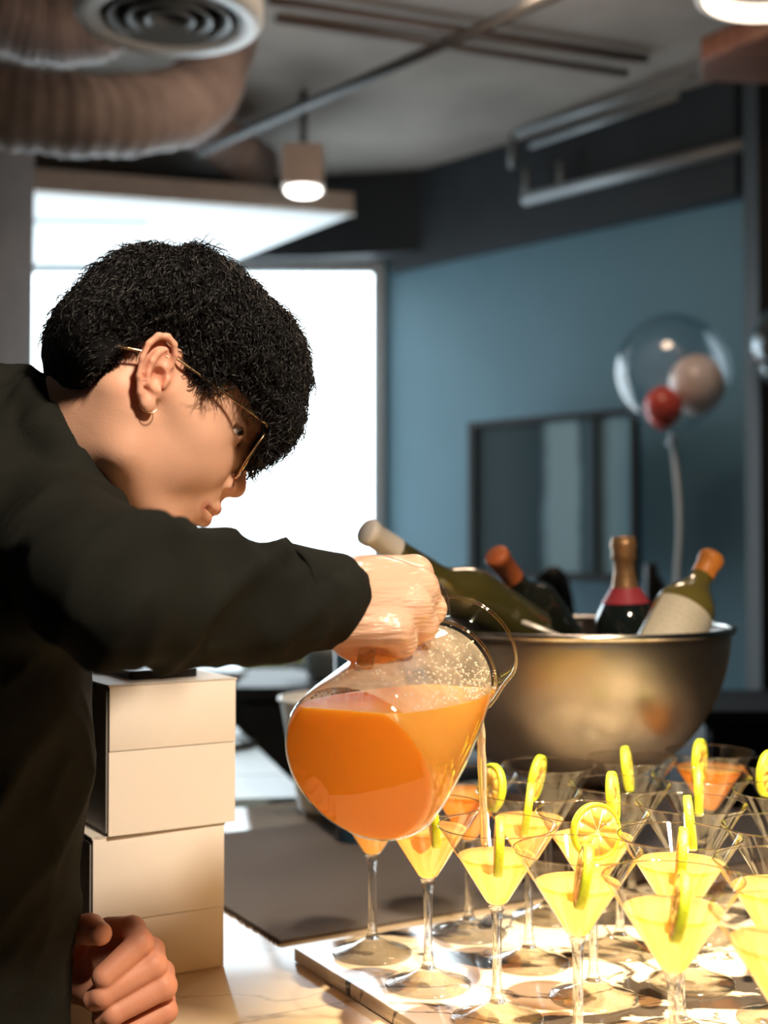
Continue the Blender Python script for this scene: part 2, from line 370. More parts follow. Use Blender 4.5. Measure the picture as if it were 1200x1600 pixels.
mobj('collar', *lathe([(0.14, 0.036), (0.145, 0.09), (0.0, 0.09)], 32), m_black, vt)
mobj('duct_box', *lathe([(0.165, 0.04), (0.165, 0.10), (0.0, 0.10)], 32), m_duct, vt)
m_rail = mat('black_rail', (0.02, 0.021, 0.022), 0.45)
m_pipe = mat('conduit_brown', (0.13, 0.10, 0.085), 0.5, metal=0.2)
m_pipe2 = mat('conduit_grey', (0.24, 0.26, 0.27), 0.45, metal=0.3)
def pipe(name, pts, r, m, label, cat='pipe', group='ceiling pipes', n=10):
    return tag(mobj(name, *tube(smoothpts(pts, 24) if len(pts) > 2 else pts, r, n), m), label, cat, group)
pipe('track_rail', [P(900, -22, 3.02), P(310, 238, 4.25)], 0.017, m_rail, 'black lighting track running across the ceiling', 'track', None, 4)
pipe('conduit_pipe', [P(420, 0, 3.55), P(1010, 92, 4.0)], 0.013, m_pipe, 'brown conduit under the ceiling nearer the wooden box')
pipe('conduit_pipe', [P(430, 30, 3.72), P(980, 115, 4.1)], 0.012, m_pipe, 'brown conduit under the ceiling nearer the window')
pipe('conduit_pipe', [P(1085, 118, 4.05), P(805, 208, 4.75)], 0.012, m_pipe2, 'grey conduit slanting to a drop beside the ceiling edge')
pipe('conduit_pipe', [P(1060, 150, 4.1), P(830, 228, 4.70)], 0.011, m_pipe2, 'second grey conduit parallel to the slanting one')
pipe('conduit_pipe', [P(800, 205, 4.8), P(800, 262, 4.8)], 0.012, m_pipe2, 'short upright grey conduit at the ceiling edge')
pipe('conduit_pipe', [P(820, 312, 4.78), P(1240, 206, 4.02)], 0.024, m_pipe2, 'thick grey pipe running along the blue wall')
pipe('pipe_hanger', [P(822, 312, 4.78), P(822, 262, 4.78)], 0.012, m_pipe2, 'hanger rod of the thick pipe nearest the bulkhead', 'hanger', 'pipe hangers')
pipe('pipe_hanger', [P(876, 298, 4.68), P(876, 252, 4.68)], 0.012, m_pipe2, 'hanger rod of the thick pipe further along blue wall', 'hanger', 'pipe hangers')
wbx = mobj('wooden_panel', *prism([tuple(PZ(1095, 127, ZC + 1.30)[:2]), tuple(PZ(1095, 97, ZC + 1.30)[:2]), tuple(PZ(1260, 30, ZC + 1.30)[:2]), tuple(PZ(1260, 136, ZC + 1.30)[:2])], ZC + 1.30, ZC + 1.37), mat('box_wood', (0.16, 0.07, 0.04), 0.45, color2=(0.10, 0.04, 0.025), vscale=5, stretch=(1, 8, 8)), smooth=False)
bevel(wbx, 0.006); tag(wbx, 'reddish brown wooden box panel hung under the ceiling', 'panel')
rl = thing('ring_light', 'round glowing ceiling ring light beside wooden panel', 'light', P(1212, -14, 2.75))
mobj('housing', *lathe([(0.17, 0.03), (0.17, 0.0), (0.155, -0.004), (0.155, 0.03), (0.17, 0.03)], 40), m_vent, rl)
mobj('diffuser_ring', *lathe([(0.153, 0.028), (0.153, -0.006), (0.135, -0.006), (0.135, 0.028), (0.153, 0.028)], 40), mat('ring_glow', (1, 0.9, 0.8), 0.4, emit=(1.0, 0.80, 0.62), estr=3.0), rl)
mobj('mount_plate', *lathe([(0.0, 0.03), (0.17, 0.03), (0.17, 0.05), (0.0, 0.05)], 40), m_rail, rl)
sl_o = thing('square_spotlight', 'square white ceiling spotlight lit above soffit corner', 'spotlight', P(474, 300, 4.35))
b_ = mobj('housing', *boxm((-0.07, -0.07, 0.01), (0.07, 0.07, 0.15)), mat('lamp_beige', (0.55, 0.45, 0.38), 0.5), sl_o, smooth=False); bevel(b_, 0.008)
mobj('lens', *lathe([(0.0, -0.012), (0.05, -0.008), (0.06, 0.0), (0.06, 0.012), (0.0, 0.012)], 28), mat('lamp_glow', (1, 1, 1), 0.4, emit=(1.0, 0.93, 0.85), estr=6.0), sl_o)
mobj('stem', *tube([(0, 0, 0.15), (0, 0, CEIL - P(474, 300, 4.35)[2])], 0.012), m_rail, sl_o)

# ------------------------------------------------------------------ far furniture and balloons
fr_o = thing('framed_picture', 'black framed picture with painted reflection bands on blue wall', 'picture', PZ(860, 905, ZC - 0.11) * 0 + P(862, 778, 4.66))
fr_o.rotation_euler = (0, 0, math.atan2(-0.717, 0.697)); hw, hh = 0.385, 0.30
m_frame = mat('picture_frame_black', (0.008, 0.010, 0.012), 0.4)
for q in (((-hw, -0.03, -hh), (hw, 0.0, -hh + 0.03)), ((-hw, -0.03, hh - 0.022), (hw, 0.0, hh)), ((-hw, -0.03, -hh + 0.03), (-hw + 0.03, 0.0, hh - 0.022)), ((hw - 0.022, -0.03, -hh + 0.03), (hw, 0.0, hh - 0.022)), ((0.20, -0.028, -hh + 0.03), (0.215, -0.006, hh - 0.022))):
    mobj('frame_bar', *boxm(*q), m_frame, fr_o, smooth=False)
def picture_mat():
    m = bpy.data.materials.new('picture_reflections'); m.use_nodes = True; nt = m.node_tree; b = nt.nodes['Principled BSDF']; b.inputs['Roughness'].default_value = 0.12
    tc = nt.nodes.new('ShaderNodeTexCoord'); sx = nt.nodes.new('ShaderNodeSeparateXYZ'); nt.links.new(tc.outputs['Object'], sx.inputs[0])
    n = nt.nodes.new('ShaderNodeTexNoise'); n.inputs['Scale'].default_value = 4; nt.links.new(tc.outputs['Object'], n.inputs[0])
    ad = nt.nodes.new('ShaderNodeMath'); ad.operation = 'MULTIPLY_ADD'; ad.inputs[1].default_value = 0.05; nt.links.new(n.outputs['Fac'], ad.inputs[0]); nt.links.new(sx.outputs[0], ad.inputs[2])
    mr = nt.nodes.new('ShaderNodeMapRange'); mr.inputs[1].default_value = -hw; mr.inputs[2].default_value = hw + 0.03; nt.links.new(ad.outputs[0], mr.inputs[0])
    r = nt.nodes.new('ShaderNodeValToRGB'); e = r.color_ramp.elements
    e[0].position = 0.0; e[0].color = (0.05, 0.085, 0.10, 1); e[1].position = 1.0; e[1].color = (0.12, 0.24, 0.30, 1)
    for p, c in ((0.25, (0.055, 0.09, 0.105)), (0.46, (0.035, 0.07, 0.085)), (0.52, (0.27, 0.40, 0.44)), (0.66, (0.29, 0.43, 0.47)), (0.70, (0.06, 0.11, 0.13)), (0.78, (0.11, 0.2, 0.25)), (0.86, (0.26, 0.42, 0.48))):  # pale bands: window and lamp reflections painted into the colour
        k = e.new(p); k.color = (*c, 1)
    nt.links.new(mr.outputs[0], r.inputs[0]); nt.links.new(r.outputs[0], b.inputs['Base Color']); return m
mobj('reflection_print', *boxm((-hw + 0.028, -0.012, -hh + 0.028), (hw - 0.02, -0.004, hh - 0.02)), picture_mat(), fr_o, smooth=False)

m_ball = thin_glass('balloon_film', (0.93, 0.96, 0.98), 0.06, 1.6, (0.62, 0.70, 0.74))
m_rib = mat('ribbon_white', (0.75, 0.82, 0.86), 0.4)
def sphere_lathe(r, zc=0, n=20, m=32, squash=1.0, tail=0.0):
    pr = []
    for i in range(n + 1):
        a = -math.pi / 2 + math.pi * i / n; z = r * math.sin(a) * squash; rr = r * math.cos(a)
        if z < 0 and tail: z -= tail * (1 - math.cos(a)) ** 3
        pr.append((max(rr, 0) if 0 < i < n else 0, zc + z))
    return lathe(pr, m)
bl = P(1050, 580, 3.9)
b1 = thing('bubble_balloon', 'clear bubble balloon holding smaller balloons on white ribbon', 'balloon', (bl[0], bl[1], 0), None, 'bubble balloons')
zc = bl[2]
mobj('film', *sphere_lathe(0.176, zc, 28, 40, 1.0, 0.02), m_ball, b1)
mobj('knot', *lathe([(0.0, zc - 0.19), (0.012, zc - 0.195), (0.008, zc - 0.205), (0.02, zc - 0.225), (0.0, zc - 0.225)], 14), m_rib, b1)
mobj('ribbon', *tube(smoothpts([(0, 0, zc - 0.215), (0.02, 0.0, zc - 0.45), (0.01, 0.01, zc - 0.8), (0.02, 0, 0.06)], 30), 0.008, 5), m_rib, b1)
mobj('weight', *lathe([(0.0, 0.0), (0.06, 0.0), (0.055, 0.05), (0.02, 0.09), (0.0, 0.09)], 20), m_rib, b1)
for u, v, d, r, c, nm in ((1036, 636, 3.86, 0.058, (0.75, 0.10, 0.07), 'red'), (1088, 600, 3.92, 0.085, (0.80, 0.62, 0.55), 'pale peach')):
    o = mobj('small_balloon', *sphere_lathe(r, 0, 18, 28, 1.08, 0.01), mat('balloon_' + nm, c, 0.25, coat=0.3)); o.location = Vector(P(u, v, d))
    tag(o, nm + ' small balloon inside the clear bubble balloon', 'balloon', 'small balloons in bubble')
bl2 = P(1243, 540, 3.7)
b2 = thing('bubble_balloon', 'clear bubble balloon in front of the black column', 'balloon', (bl2[0], bl2[1], 0), None, 'bubble balloons')
mobj('film', *sphere_lathe(0.13, bl2[2], 28, 40, 1.0, 0.02), thin_glass('balloon_film_smoky', (0.75, 0.80, 0.80), 0.10, 3.0, (0.5, 0.55, 0.55)), b2)
mobj('ribbon', *tube(smoothpts([(0, 0, bl2[2] - 0.14), (0.02, 0.0, 1.0), (0.0, 0, 0.06)], 20), 0.006, 5), m_rib, b2)
mobj('weight', *lathe([(0.0, 0.0), (0.06, 0.0), (0.055, 0.05), (0.02, 0.09), (0.0, 0.09)], 20), m_rib, b2)
# black round-backed bar chairs
def chair(u, v, D, w, rz, label):
    p = P(u, v, D); t = thing('bar_chair', label, 'chair', (p[0], p[1], 0), (0, 0, rz), 'black bar chairs'); z = p[2]
    V = []; Fc = []; n = 20; mrow = 10
    for i in range(n + 1):
        a = math.pi * i / n
        for j in range(mrow + 1):
            s = j / mrow; V.append((w * math.cos(a) * (0.85 + 0.15 * s), -0.06 - 0.10 * abs(math.cos(a)) ** 2 * -1, z - 0.42 + (0.42 * (0.25 + 0.75 * math.sin(a))) * s))
    for i in range(n):
        for j in range(mrow): q = i * (mrow + 1) + j; Fc.append((q, q + 1, q + mrow + 2, q + mrow + 1))
    o = mobj('backrest', V, Fc, m_black, t); md = o.modifiers.new('thick', 'SOLIDIFY'); md.thickness = 0.035
    s_ = mobj('seat', *lathe([(0.0, z - 0.50), (0.2, z - 0.50), (0.215, z - 0.47), (0.2, z - 0.43), (0.0, z - 0.42)], 28), m_black, t); s_.location = (0, 0.14, 0)
    for sx in (-1, 1):
        for sy in (-0.02, 0.30):
            mobj('leg', *tube([(0.15 * sx, sy, z - 0.48), (0.2 * sx, sy + (0.05 if sy > 0.1 else -0.05), 0)], 0.014, 8), m_rail, t)
    return t
chair(852, 884, 2.75, 0.088, 0.2, 'black round-backed bar chair under the framed picture')
chair(1034, 880, 3.44, 0.056, -0.9, 'black round-backed bar chair beside the balloon ribbon')
# dark low cabinets and tables beyond the bar
def cabinet(name, lo, hi, m, label, cat, rz=0, group=None, doors=2, top=None):
    c = (np.array(lo) + np.array(hi)) / 2; t = thing(name, label, cat, (c[0], c[1], 0), (0, 0, rz), group)
    hx, hy = (hi[0] - lo[0]) / 2, (hi[1] - lo[1]) / 2
    mobj('body', *boxm((-hx, -hy + 0.02, 0.05), (hx, hy, hi[2] - 0.03)), m, t, smooth=False)
    mobj('top', *boxm((-hx - 0.015, -hy - 0.01, hi[2] - 0.03), (hx + 0.015, hy + 0.01, hi[2])), top or m, t, smooth=False)
    mobj('plinth', *boxm((-hx + 0.03, -hy + 0.05, 0), (hx - 0.03, hy - 0.02, 0.05)), m_black, t, smooth=False)
    for k in range(doors):
        x0 = -hx + 2 * hx * k / doors + 0.006; x1 = -hx + 2 * hx * (k + 1) / doors - 0.006
        d = mobj('door', *boxm((x0, -hy, 0.07), (x1, -hy + 0.02, hi[2] - 0.045)), m, t, smooth=False)
        mobj('handle', *tube([(x1 - 0.04, -hy - 0.02, hi[2] - 0.3), (x1 - 0.04, -hy - 0.02, hi[2] - 0.15)], 0.006, 6), m_rail, d)
    return t
m_navy = mat('navy_laminate', (0.012, 0.018, 0.026), 0.5, var=0.2)
cabinet('side_cabinet', (0.70, 2.78, 0), (1.75, 3.16, 1.0), m_navy, 'dark navy low cabinet behind the steel bowl', 'cabinet', 0.0)
cabinet('waiter_station', (-0.355, 3.15, 0), (0.08, 3.6, 1.01), m_black, 'black waiter station cabinet under the white jug', 'cabinet')
cabinet('sideboard', (-1.6, 4.35, 0), (-0.05, 4.8, CT + 0.01), m_navy, 'long window counter with a pale worktop', 'counter', 0, None, 4, mat('pale_worktop', (0.62, 0.70, 0.72), 0.4, var=0.05))
gt_top = mat('grey_table_top', (0.30, 0.39, 0.43), 0.35, var=0.05)
gt = thing('grey_table', 'blue-grey table of two boards beyond the white boxes', 'table', (-0.7, 2.75, 0))
zt = CT - 0.005
qa = PZ(478, 1240, zt); qb = PZ(362, 1130, zt); se = PZ(420, 1210, zt)[1]
def gx(y): return qa[0] + (qb[0] - qa[0]) * (y - qa[1]) / (qb[1] - qa[1])
def gp(poly): return [(x + 0.7, y - 2.75) for x, y in poly]
y0 = qa[1] - 0.03
mobj('board', *prism(gp([(-1.1, y0 - 0.12), (gx(y0), y0), (gx(se - 0.004), se - 0.004), (-1.1, se - 0.07)]), zt - 0.03, zt), gt_top, gt, smooth=False)
mobj('board', *prism(gp([(-1.1, se - 0.062), (gx(se), se), (gx(3.35), 3.35), (-1.1, 3.35)]), zt - 0.03, zt), gt_top, gt, smooth=False)
for lx, ly in ((-1.05, 2.3), (-0.35, 2.42), (-1.05, 3.3), (-0.52, 3.3)):
    mobj('leg', *tube([(lx + 0.7, ly - 2.75, 0), (lx + 0.7, ly - 2.75, zt - 0.03)], 0.02, 8), m_rail, gt)
pen_a = PZ(340, 1172, zt + 0.006); pen_b = PZ(396, 1163, zt + 0.006)
pn = thing('marker_pen', 'black marker pen lying on the blue-grey table', 'pen', pen_a)
d_ = pen_b - pen_a
mobj('barrel', *tube([(0, 0, 0), d_ * 0.62], 0.0075, 10), m_rail, pn); mobj('cap', *tube([d_ * 0.62, d_], 0.0085, 10), m_black, pn)
cb = [PZ(340, 1150, zt + 0.003), PZ(372, 1152, zt + 0.003), PZ(385, 1158, zt + 0.003), PZ(392, 1160, zt + 0.003)]
tag(mobj('thin_cord', *tube(smoothpts(cb, 20), 0.0025, 6), m_rail), 'thin black cord curling beside the black pen', 'cord')
# white vessels
m_china = mat('white_ceramic', (0.78, 0.78, 0.75), 0.25, var=0.03)
tb = P(527, 1091, 2.13); hgt = tb[2] - CT
t_ = thing('white_tub', 'white open tub behind the orange pitcher', 'tub', (tb[0], tb[1], CT))
mobj('wall', *lathe([(0.0, 0.0), (0.058, 0.0), (0.064, 0.006), (0.094, hgt - 0.004), (0.097, hgt), (0.093, hgt), (0.060, 0.012), (0.0, 0.010)], 40), m_china, t_)
mobj('rim', *tube([(0.0955 * math.cos(a), 0.0955 * math.sin(a), hgt) for a in np.linspace(0, 2 * math.pi, 40, endpoint=False)], 0.0035, 8, True), m_china, t_)
jb = P(517, 1004, 3.35); zj = 1.01
t_ = thing('white_jug', 'tall white jug on black cabinet by the window', 'jug', (jb[0], jb[1], zj)); h = jb[2] - zj
mobj('body', *lathe([(0.0, 0.0), (0.056, 0.0), (0.064, 0.01), (0.072, h * 0.7), (0.074, h), (0.068, h), (0.06, 0.015), (0.0, 0.012)], 32), mat('jug_white', (0.62, 0.72, 0.74), 0.4), t_)
mobj('handle', *tube(smoothpts([(-0.07, 0, h * 0.85), (-0.105, 0, h * 0.8), (-0.105, 0, h * 0.4), (-0.065, 0, h * 0.3)], 16), 0.008, 8), MATS['jug_white'], t_)
db = P(560, 1045, 1.9); t_ = thing('blue_mug', 'dark navy mug behind the gloved hand', 'mug', (db[0], db[1], CT)); h = P(560, 1008, 1.9)[2] - CT
mobj('body', *lathe([(0.0, 0.0), (0.030, 0.0), (0.033, 0.008), (0.036, h), (0.032, h), (0.029, 0.012), (0.0, 0.01)], 28), mat('mug_navy', (0.02, 0.05, 0.08), 0.3), t_)
mobj('handle', *tube(smoothpts([(0.03, 0, h * 0.9), (0.06, 0, h * 0.8), (0.06, 0, h * 0.65), (0.03, 0, h * 0.55)], 16), 0.005, 8), MATS['mug_navy'], t_)
yb = P(440, 1036, 4.5); yo = mobj('folded_cloth', *boxm((-0.14, -0.06, 0), (0.12, 0.07, 0.05)), mat('cloth_olive', (0.35, 0.36, 0.10), 0.8, var=0.3), smooth=False)
yo.location = (yb[0], yb[1], CT + 0.01); bevel(yo, 0.02, 3); tag(yo, 'yellow-green folded cloth on the window counter', 'cloth')

# ================================================================== BAR COUNTER
m_marb = marble('counter_marble', (0.58, 0.46, 0.33), (0.40, 0.30, 0.2), 3.0, 0.10)
m_board = marble('board_marble', (0.74, 0.64, 0.52), (0.045, 0.035, 0.03), 4.5, 0.12, 0.004)
def uw(a, b): return tuple(-UD * a + WD * b)      # a: distance along -u, b: along w
bk = float(-UD @ np.array([-0.267, 2.136])); lf = 0.33
ctop = [uw(bk - 1.75, lf), uw(bk - 1.75, 1.55), uw(bk, 1.55), uw(bk, lf)]
o = mobj('bar_worktop', *prism(ctop, CT - 0.04, CT), m_marb, smooth=False); bevel(o, 0.003); tag(o, 'polished beige marble worktop of the bar counter', 'worktop')
cb_ = [uw(bk - 1.70, lf + 0.05), uw(bk - 1.70, 1.50), uw(bk - 0.05, 1.50), uw(bk - 0.05, lf + 0.05)]
bcx, bcy = uw(bk - 0.9, 1.0)
bc = thing('bar_cabinet', 'dark bar counter body carrying the marble worktop', 'counter', (bcx, bcy, 0))
def sh(poly): return [(x - bcx, y - bcy) for x, y in poly]
mobj('body', *prism(sh(cb_), 0.06, CT - 0.04), m_dark, bc, smooth=False)
mobj('plinth', *prism(sh([uw(bk - 1.66, lf + 0.1), uw(bk - 1.66, 1.46), uw(bk - 0.1, 1.46), uw(bk - 0.1, lf + 0.1)]), 0, 0.06), m_black, bc, smooth=False)
# brown runner
c0 = np.array([-0.1136, 1.419]); 
m_mat = mat('runner_weave', (0.115, 0.088, 0.075), 0.85, var=0.25, vscale=120, bump=0.6, bscale=500, sheen=0.2, stretch=(1, 6, 1))
rn = thing('table_runner', 'dark brown woven runner under the bowl behind marble board', 'runner', (c0[0], c0[1], CT))
mobj('cloth', *prism([(0, 0), tuple(WD * 0.95), tuple(WD * 0.95 - UD * 0.52), tuple(-UD * 0.52)], 0.0, 0.004), m_mat, rn, smooth=False)
fv = []; 
for k in range(110):
    b = -UD * (0.52 * k / 110) ; L_ = 0.003 + 0.004 * random.random(); fv.append(tube([(b[0], b[1], 0.002), (b[0] - WD[0] * L_, b[1] - WD[1] * L_, 0.0012)], 0.0011, 3))
tag(mobj('fringe', *join(*fv), mat('fringe_brown', (0.05, 0.035, 0.03), 0.9), rn), kind='stuff')
# marble board carrying the glasses
t0 = np.array([-0.095, 1.36])
brd = mobj('marble_board', *prism([tuple(t0), tuple(t0 + UD * 0.80), tuple(t0 + UD * 0.80 + WD * 0.64), tuple(t0 + WD * 0.64)], CT + 0.0005, TT), m_board, smooth=False)
bevel(brd, 0.002); tag(brd, 'dark-veined marble board carrying rows of cocktail glasses', 'board')
cd = mobj('paper_card', *prism([(0, 0), (0.05, -0.022), (0.07, 0.02), (0.02, 0.045)], 0, 0.0008), mat('card_grey', (0.55, 0.52, 0.5), 0.7), smooth=False)
cd.location = (*(P(742, 1592, 1.10)[:2] - np.array([0.0, 0.0])), TT + 0.0003); cd.location = Vector((0.076, 1.098, TT + 0.0003)); tag(cd, 'small pale grey paper card on the marble board edge', 'card')

# ================================================================== BOXES
m_card = mat('white_carton', (0.80, 0.77, 0.72), 0.55, var=0.03, vscale=6, bump=0.05, bscale=40)
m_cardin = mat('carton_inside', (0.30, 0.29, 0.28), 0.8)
ang = math.atan2(WD[1], WD[0])
def carton(corner_r, z, w, h, dep, seam, label, dr=0.0):
    a = ang + dr; t = thing('paper_box', label, 'box', (corner_r[0], corner_r[1], z), (0, 0, a), 'white paper boxes')
    th = 0.0015
    mobj('body', *boxm((-w + 0.002, 0.002, 0), (-0.002, dep, h - 0.003)), m_card, t, smooth=False)
    sl = h * seam
    f = mobj('front_flap', *boxm((-w, -th, sl), (0, 0.0015, h)), m_card, t, smooth=False); bevel(f, 0.0006)
    f2 = mobj('front_panel', *boxm((-w, -th * 0.2, 0.0), (0, 0.0019, sl - 0.0008)), m_card, t, smooth=False)
    mobj('lid', *boxm((-w - 0.001, -th, h - 0.002), (0.001, dep + 0.001, h)), m_card, t, smooth=False)
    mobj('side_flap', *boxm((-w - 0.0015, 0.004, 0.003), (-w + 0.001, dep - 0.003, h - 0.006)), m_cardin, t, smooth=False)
    return t
c1 = PZ(349, 1509, CT); carton(c1, CT + 0.0005, 0.140, 0.148, 0.15, 0.42, 'lower white paper box of the stack on the marble worktop')
c2 = PZ(367, 1284, CT + 0.149); carton(c2, CT + 0.1495, 0.137, 0.150, 0.15, 0.56, 'upper white paper box of the stack beside the person', 0.02)
ts = CT + 0.30
ph = thing('black_slab', 'flat black rounded slab lying on the upper white box', 'slab', (c2[0] - 0.11, c2[1] + 0.06, ts), (0, 0, ang))
def rrect(w, h, r, n=6):
    out = []
    for cx_, cy_, a0 in ((w / 2 - r, h / 2 - r, 0), (-w / 2 + r, h / 2 - r, 90), (-w / 2 + r, -h / 2 + r, 180), (w / 2 - r, -h / 2 + r, 270)):
        for k in range(n + 1): a = math.radians(a0 + 90 * k / n); out.append((cx_ + r * math.cos(a), cy_ + r * math.sin(a)))
    return out
mobj('case', *prism(rrect(0.075, 0.15, 0.008), 0, 0.008), m_black, ph, smooth=False)
mobj('face', *prism(rrect(0.071, 0.146, 0.007), 0.008, 0.0086), mat('slab_face', (0.006, 0.006, 0.007), 0.4), ph, smooth=False)
# ================================================================== STEEL BOWL WITH BOTTLES
m_steel = mat('hammered_steel', (0.40, 0.36, 0.33), 0.36, metal=1.0, var=0.25, vscale=9, bump=0.12, bscale=35)
BD = 1.74; bc3 = P(895, 980, BD); BR = 0.208; rimz = bc3[2]
SZ = rimz - 0.212
st = thing('bowl_stand', 'dark brown wooden stand under the steel bowl', 'stand', (bc3[0], bc3[1], CT + 0.0045))
m_dwood = mat('dark_wood', (0.085, 0.062, 0.05), 0.6, color2=(0.05, 0.036, 0.03), vscale=8, stretch=(1, 1, 6))
hs = SZ - CT - 0.0045
mobj('top', *lathe([(0.0, hs - 0.02), (0.11, hs - 0.02), (0.115, hs - 0.014), (0.115, hs - 0.003), (0.11, hs), (0.0, hs)], 40), m_dwood, st)
mobj('column', *lathe([(0.0, 0.015), (0.09, 0.015), (0.05, 0.04), (0.05, hs - 0.04), (0.09, hs - 0.02), (0.0, hs - 0.02)], 36), m_dwood, st)
mobj('foot', *lathe([(0.0, 0.0), (0.11, 0.0), (0.11, 0.012), (0.10, 0.016), (0.0, 0.016)], 40), m_dwood, st)
bw = thing('steel_bowl', 'large hammered steel bowl holding wine bottles', 'bowl', (bc3[0], bc3[1], SZ))
pr_ = [(0.0, 0.0), (0.05, 0.0)]
for i in range(3, 25):
    a = math.pi / 2 * i / 24; pr_.append((BR * math.sin(a) ** 0.95, 0.212 - 0.212 * math.cos(a)))
inner = [(r - 0.0025, z + 0.001) for r, z in pr_[::-1] if r > 0.055] + [(0.05, 0.003), (0.0, 0.003)]
mobj('shell', *lathe(pr_ + inner, 72), m_steel, bw)
mobj('rim', *tube([((BR + 0.003) * math.cos(a), (BR + 0.003) * math.sin(a), 0.212) for a in np.linspace(0, 2 * math.pi, 72, endpoint=False)], 0.0045, 10, True), mat('rim_steel', (0.6, 0.58, 0.55), 0.2, metal=1), bw)

def bottle(top, low, L, rb, glass, capm, label_m, txt, kind='wine', caplen=0.06, foilm=None, nr=0.0145, shn=(0.60, 0.76)):
    top = np.array(top); ax = np.array(top) - np.array(low); ax /= np.linalg.norm(ax); base = top - ax * L
    t = thing('wine_bottle' if kind == 'wine' else 'champagne_bottle', txt, 'bottle', base, None, 'bottles in the steel bowl')
    t.rotation_mode = 'QUATERNION'; t.rotation_quaternion = axis_mat((0, 0, 0), ax, (0, -1, 0)).to_quaternion()
    sh0 = L * (shn[0] if kind == 'wine' else 0.56); nk = L * (shn[1] if kind == 'wine' else 0.82)
    prof = [(0.0, 0.012), (rb * 0.6, 0.004), (rb * 0.9, 0.0), (rb, 0.008), (rb, sh0)]
    for i in range(1, 9):
        s = i / 8; prof.append((nr + (rb - nr) * (0.5 + 0.5 * math.cos(math.pi * s)), sh0 + (nk - sh0) * s))
    prof += [(nr, L - 0.012), (nr + 0.0015, L - 0.011), (nr + 0.0015, L - 0.003), (nr - 0.001, L - 0.001), (0.0, L - 0.001)]
    mobj('glass', *lathe(prof, 36), glass, t)
    if kind == 'wine':
        mobj('capsule', *lathe([(nr + 0.0009, L - caplen), (nr + 0.0012, L - 0.012), (nr + 0.0028, L - 0.011), (nr + 0.0028, L - 0.002), (nr + 0.001, L + 0.0006), (0.0, L + 0.0006)], 28), capm, t)
    else:
        mobj('foil', *lathe([(nr + 0.006, L - 0.068), (nr + 0.0022, L - 0.045), (nr + 0.0022, L - 0.03), (nr + 0.005, L - 0.027), (nr + 0.004, L - 0.018), (nr + 0.006, L - 0.008), (nr + 0.003, L + 0.003), (0.0, L + 0.004)], 28), capm, t)
        zz = L - 0.115
        pb = [(nr + (rb - nr) * 0.5 * (1 + math.cos(math.pi * (z - sh0) / (nk - sh0))) + 0.0012 if z < nk else nr + 0.0012, z) for z in (L - 0.088, L - 0.081, L - 0.074, L - 0.067)]
        mobj('neck_band', *lathe([(max(r + 0.0008, nr + 0.0065), z) for r, z in pb], 32), foilm, t)
    if label_m:
        zs = np.linspace(L * 0.22, L * (shn[0] - 0.02), 6); n = 20; V = []; Fc = []
        for z in zs:
            for k in range(n + 1): a = -1.25 + 2.5 * k / n; V.append(((rb + 0.0006) * math.cos(a), (rb + 0.0006) * math.sin(a), z))
        for i in range(5):
            for k in range(n): q = i * (n + 1) + k; Fc.append((q, q + 1, q + n + 2, q + n + 1))
        mobj('label', V, Fc, label_m, t)
    return t
def bglass(name, col): return mat(name, col, 0.08, spec=0.6, coat=0.5)
g_olive = bglass('olive_glass', (0.050, 0.044, 0.012)); g_dark = bglass('dark_green_glass', (0.012, 0.014, 0.010)); g_black = bglass('black_green_glass', (0.010, 0.016, 0.016)); g_ol2 = bglass('olive_green_glass', (0.16, 0.13, 0.03))
def label_paper():
    m = mat('label_paper', (0.72, 0.66, 0.50), 0.6, var=0.05); nt = m.node_tree; b = nt.nodes['Principled BSDF']
    tc = nt.nodes.new('ShaderNodeTexCoord'); mp = nt.nodes.new('ShaderNodeMapping'); mp.inputs['Scale'].default_value = (300, 300, 130); nt.links.new(tc.outputs['Object'], mp.inputs[0])
    w = nt.nodes.new('ShaderNodeTexNoise'); w.inputs['Scale'].default_value = 1.0; nt.links.new(mp.outputs[0], w.inputs[0])
    sx = nt.nodes.new('ShaderNodeSeparateXYZ'); nt.links.new(tc.outputs['Object'], sx.inputs[0])
    si = nt.nodes.new('ShaderNodeMath'); si.operation = 'MULTIPLY'; si.inputs[1].default_value = 700; nt.links.new(sx.outputs[2], si.inputs[0])
    sn = nt.nodes.new('ShaderNodeMath'); sn.operation = 'SINE'; nt.links.new(si.outputs[0], sn.inputs[0])
    mu = nt.nodes.new('ShaderNodeMath'); mu.operation = 'MULTIPLY'; nt.links.new(sn.outputs[0], mu.inputs[0]); nt.links.new(w.outputs['Fac'], mu.inputs[1])
    gt_ = nt.nodes.new('ShaderNodeMath'); gt_.operation = 'GREATER_THAN'; gt_.inputs[1].default_value = 0.5; nt.links.new(mu.outputs[0], gt_.inputs[0])
    src = b.inputs['Base Color'].links[0].from_socket
    mx = nt.nodes.new('ShaderNodeMixRGB'); mx.inputs[2].default_value = (0.56, 0.50, 0.36, 1); nt.links.new(gt_.outputs[0], mx.inputs[0]); nt.links.new(src, mx.inputs[1]); nt.links.new(mx.outputs[0], b.inputs['Base Color']); return m
bottle(P(571, 829, 1.56), P(800, 972, 1.70), 0.31, 0.037, g_olive, mat('capsule_grey', (0.45, 0.43, 0.41), 0.45), None, 'olive wine bottle with grey capsule leaning out of the bowl', caplen=0.052, shn=(0.42, 0.60))
bottle(P(774, 866, 1.74), P(866, 990, 1.83), 0.27, 0.037, g_dark, mat('capsule_rust', (0.42, 0.11, 0.035), 0.4), None, 'dark wine bottle with rust-red capsule leaning in the bowl', caplen=0.05)
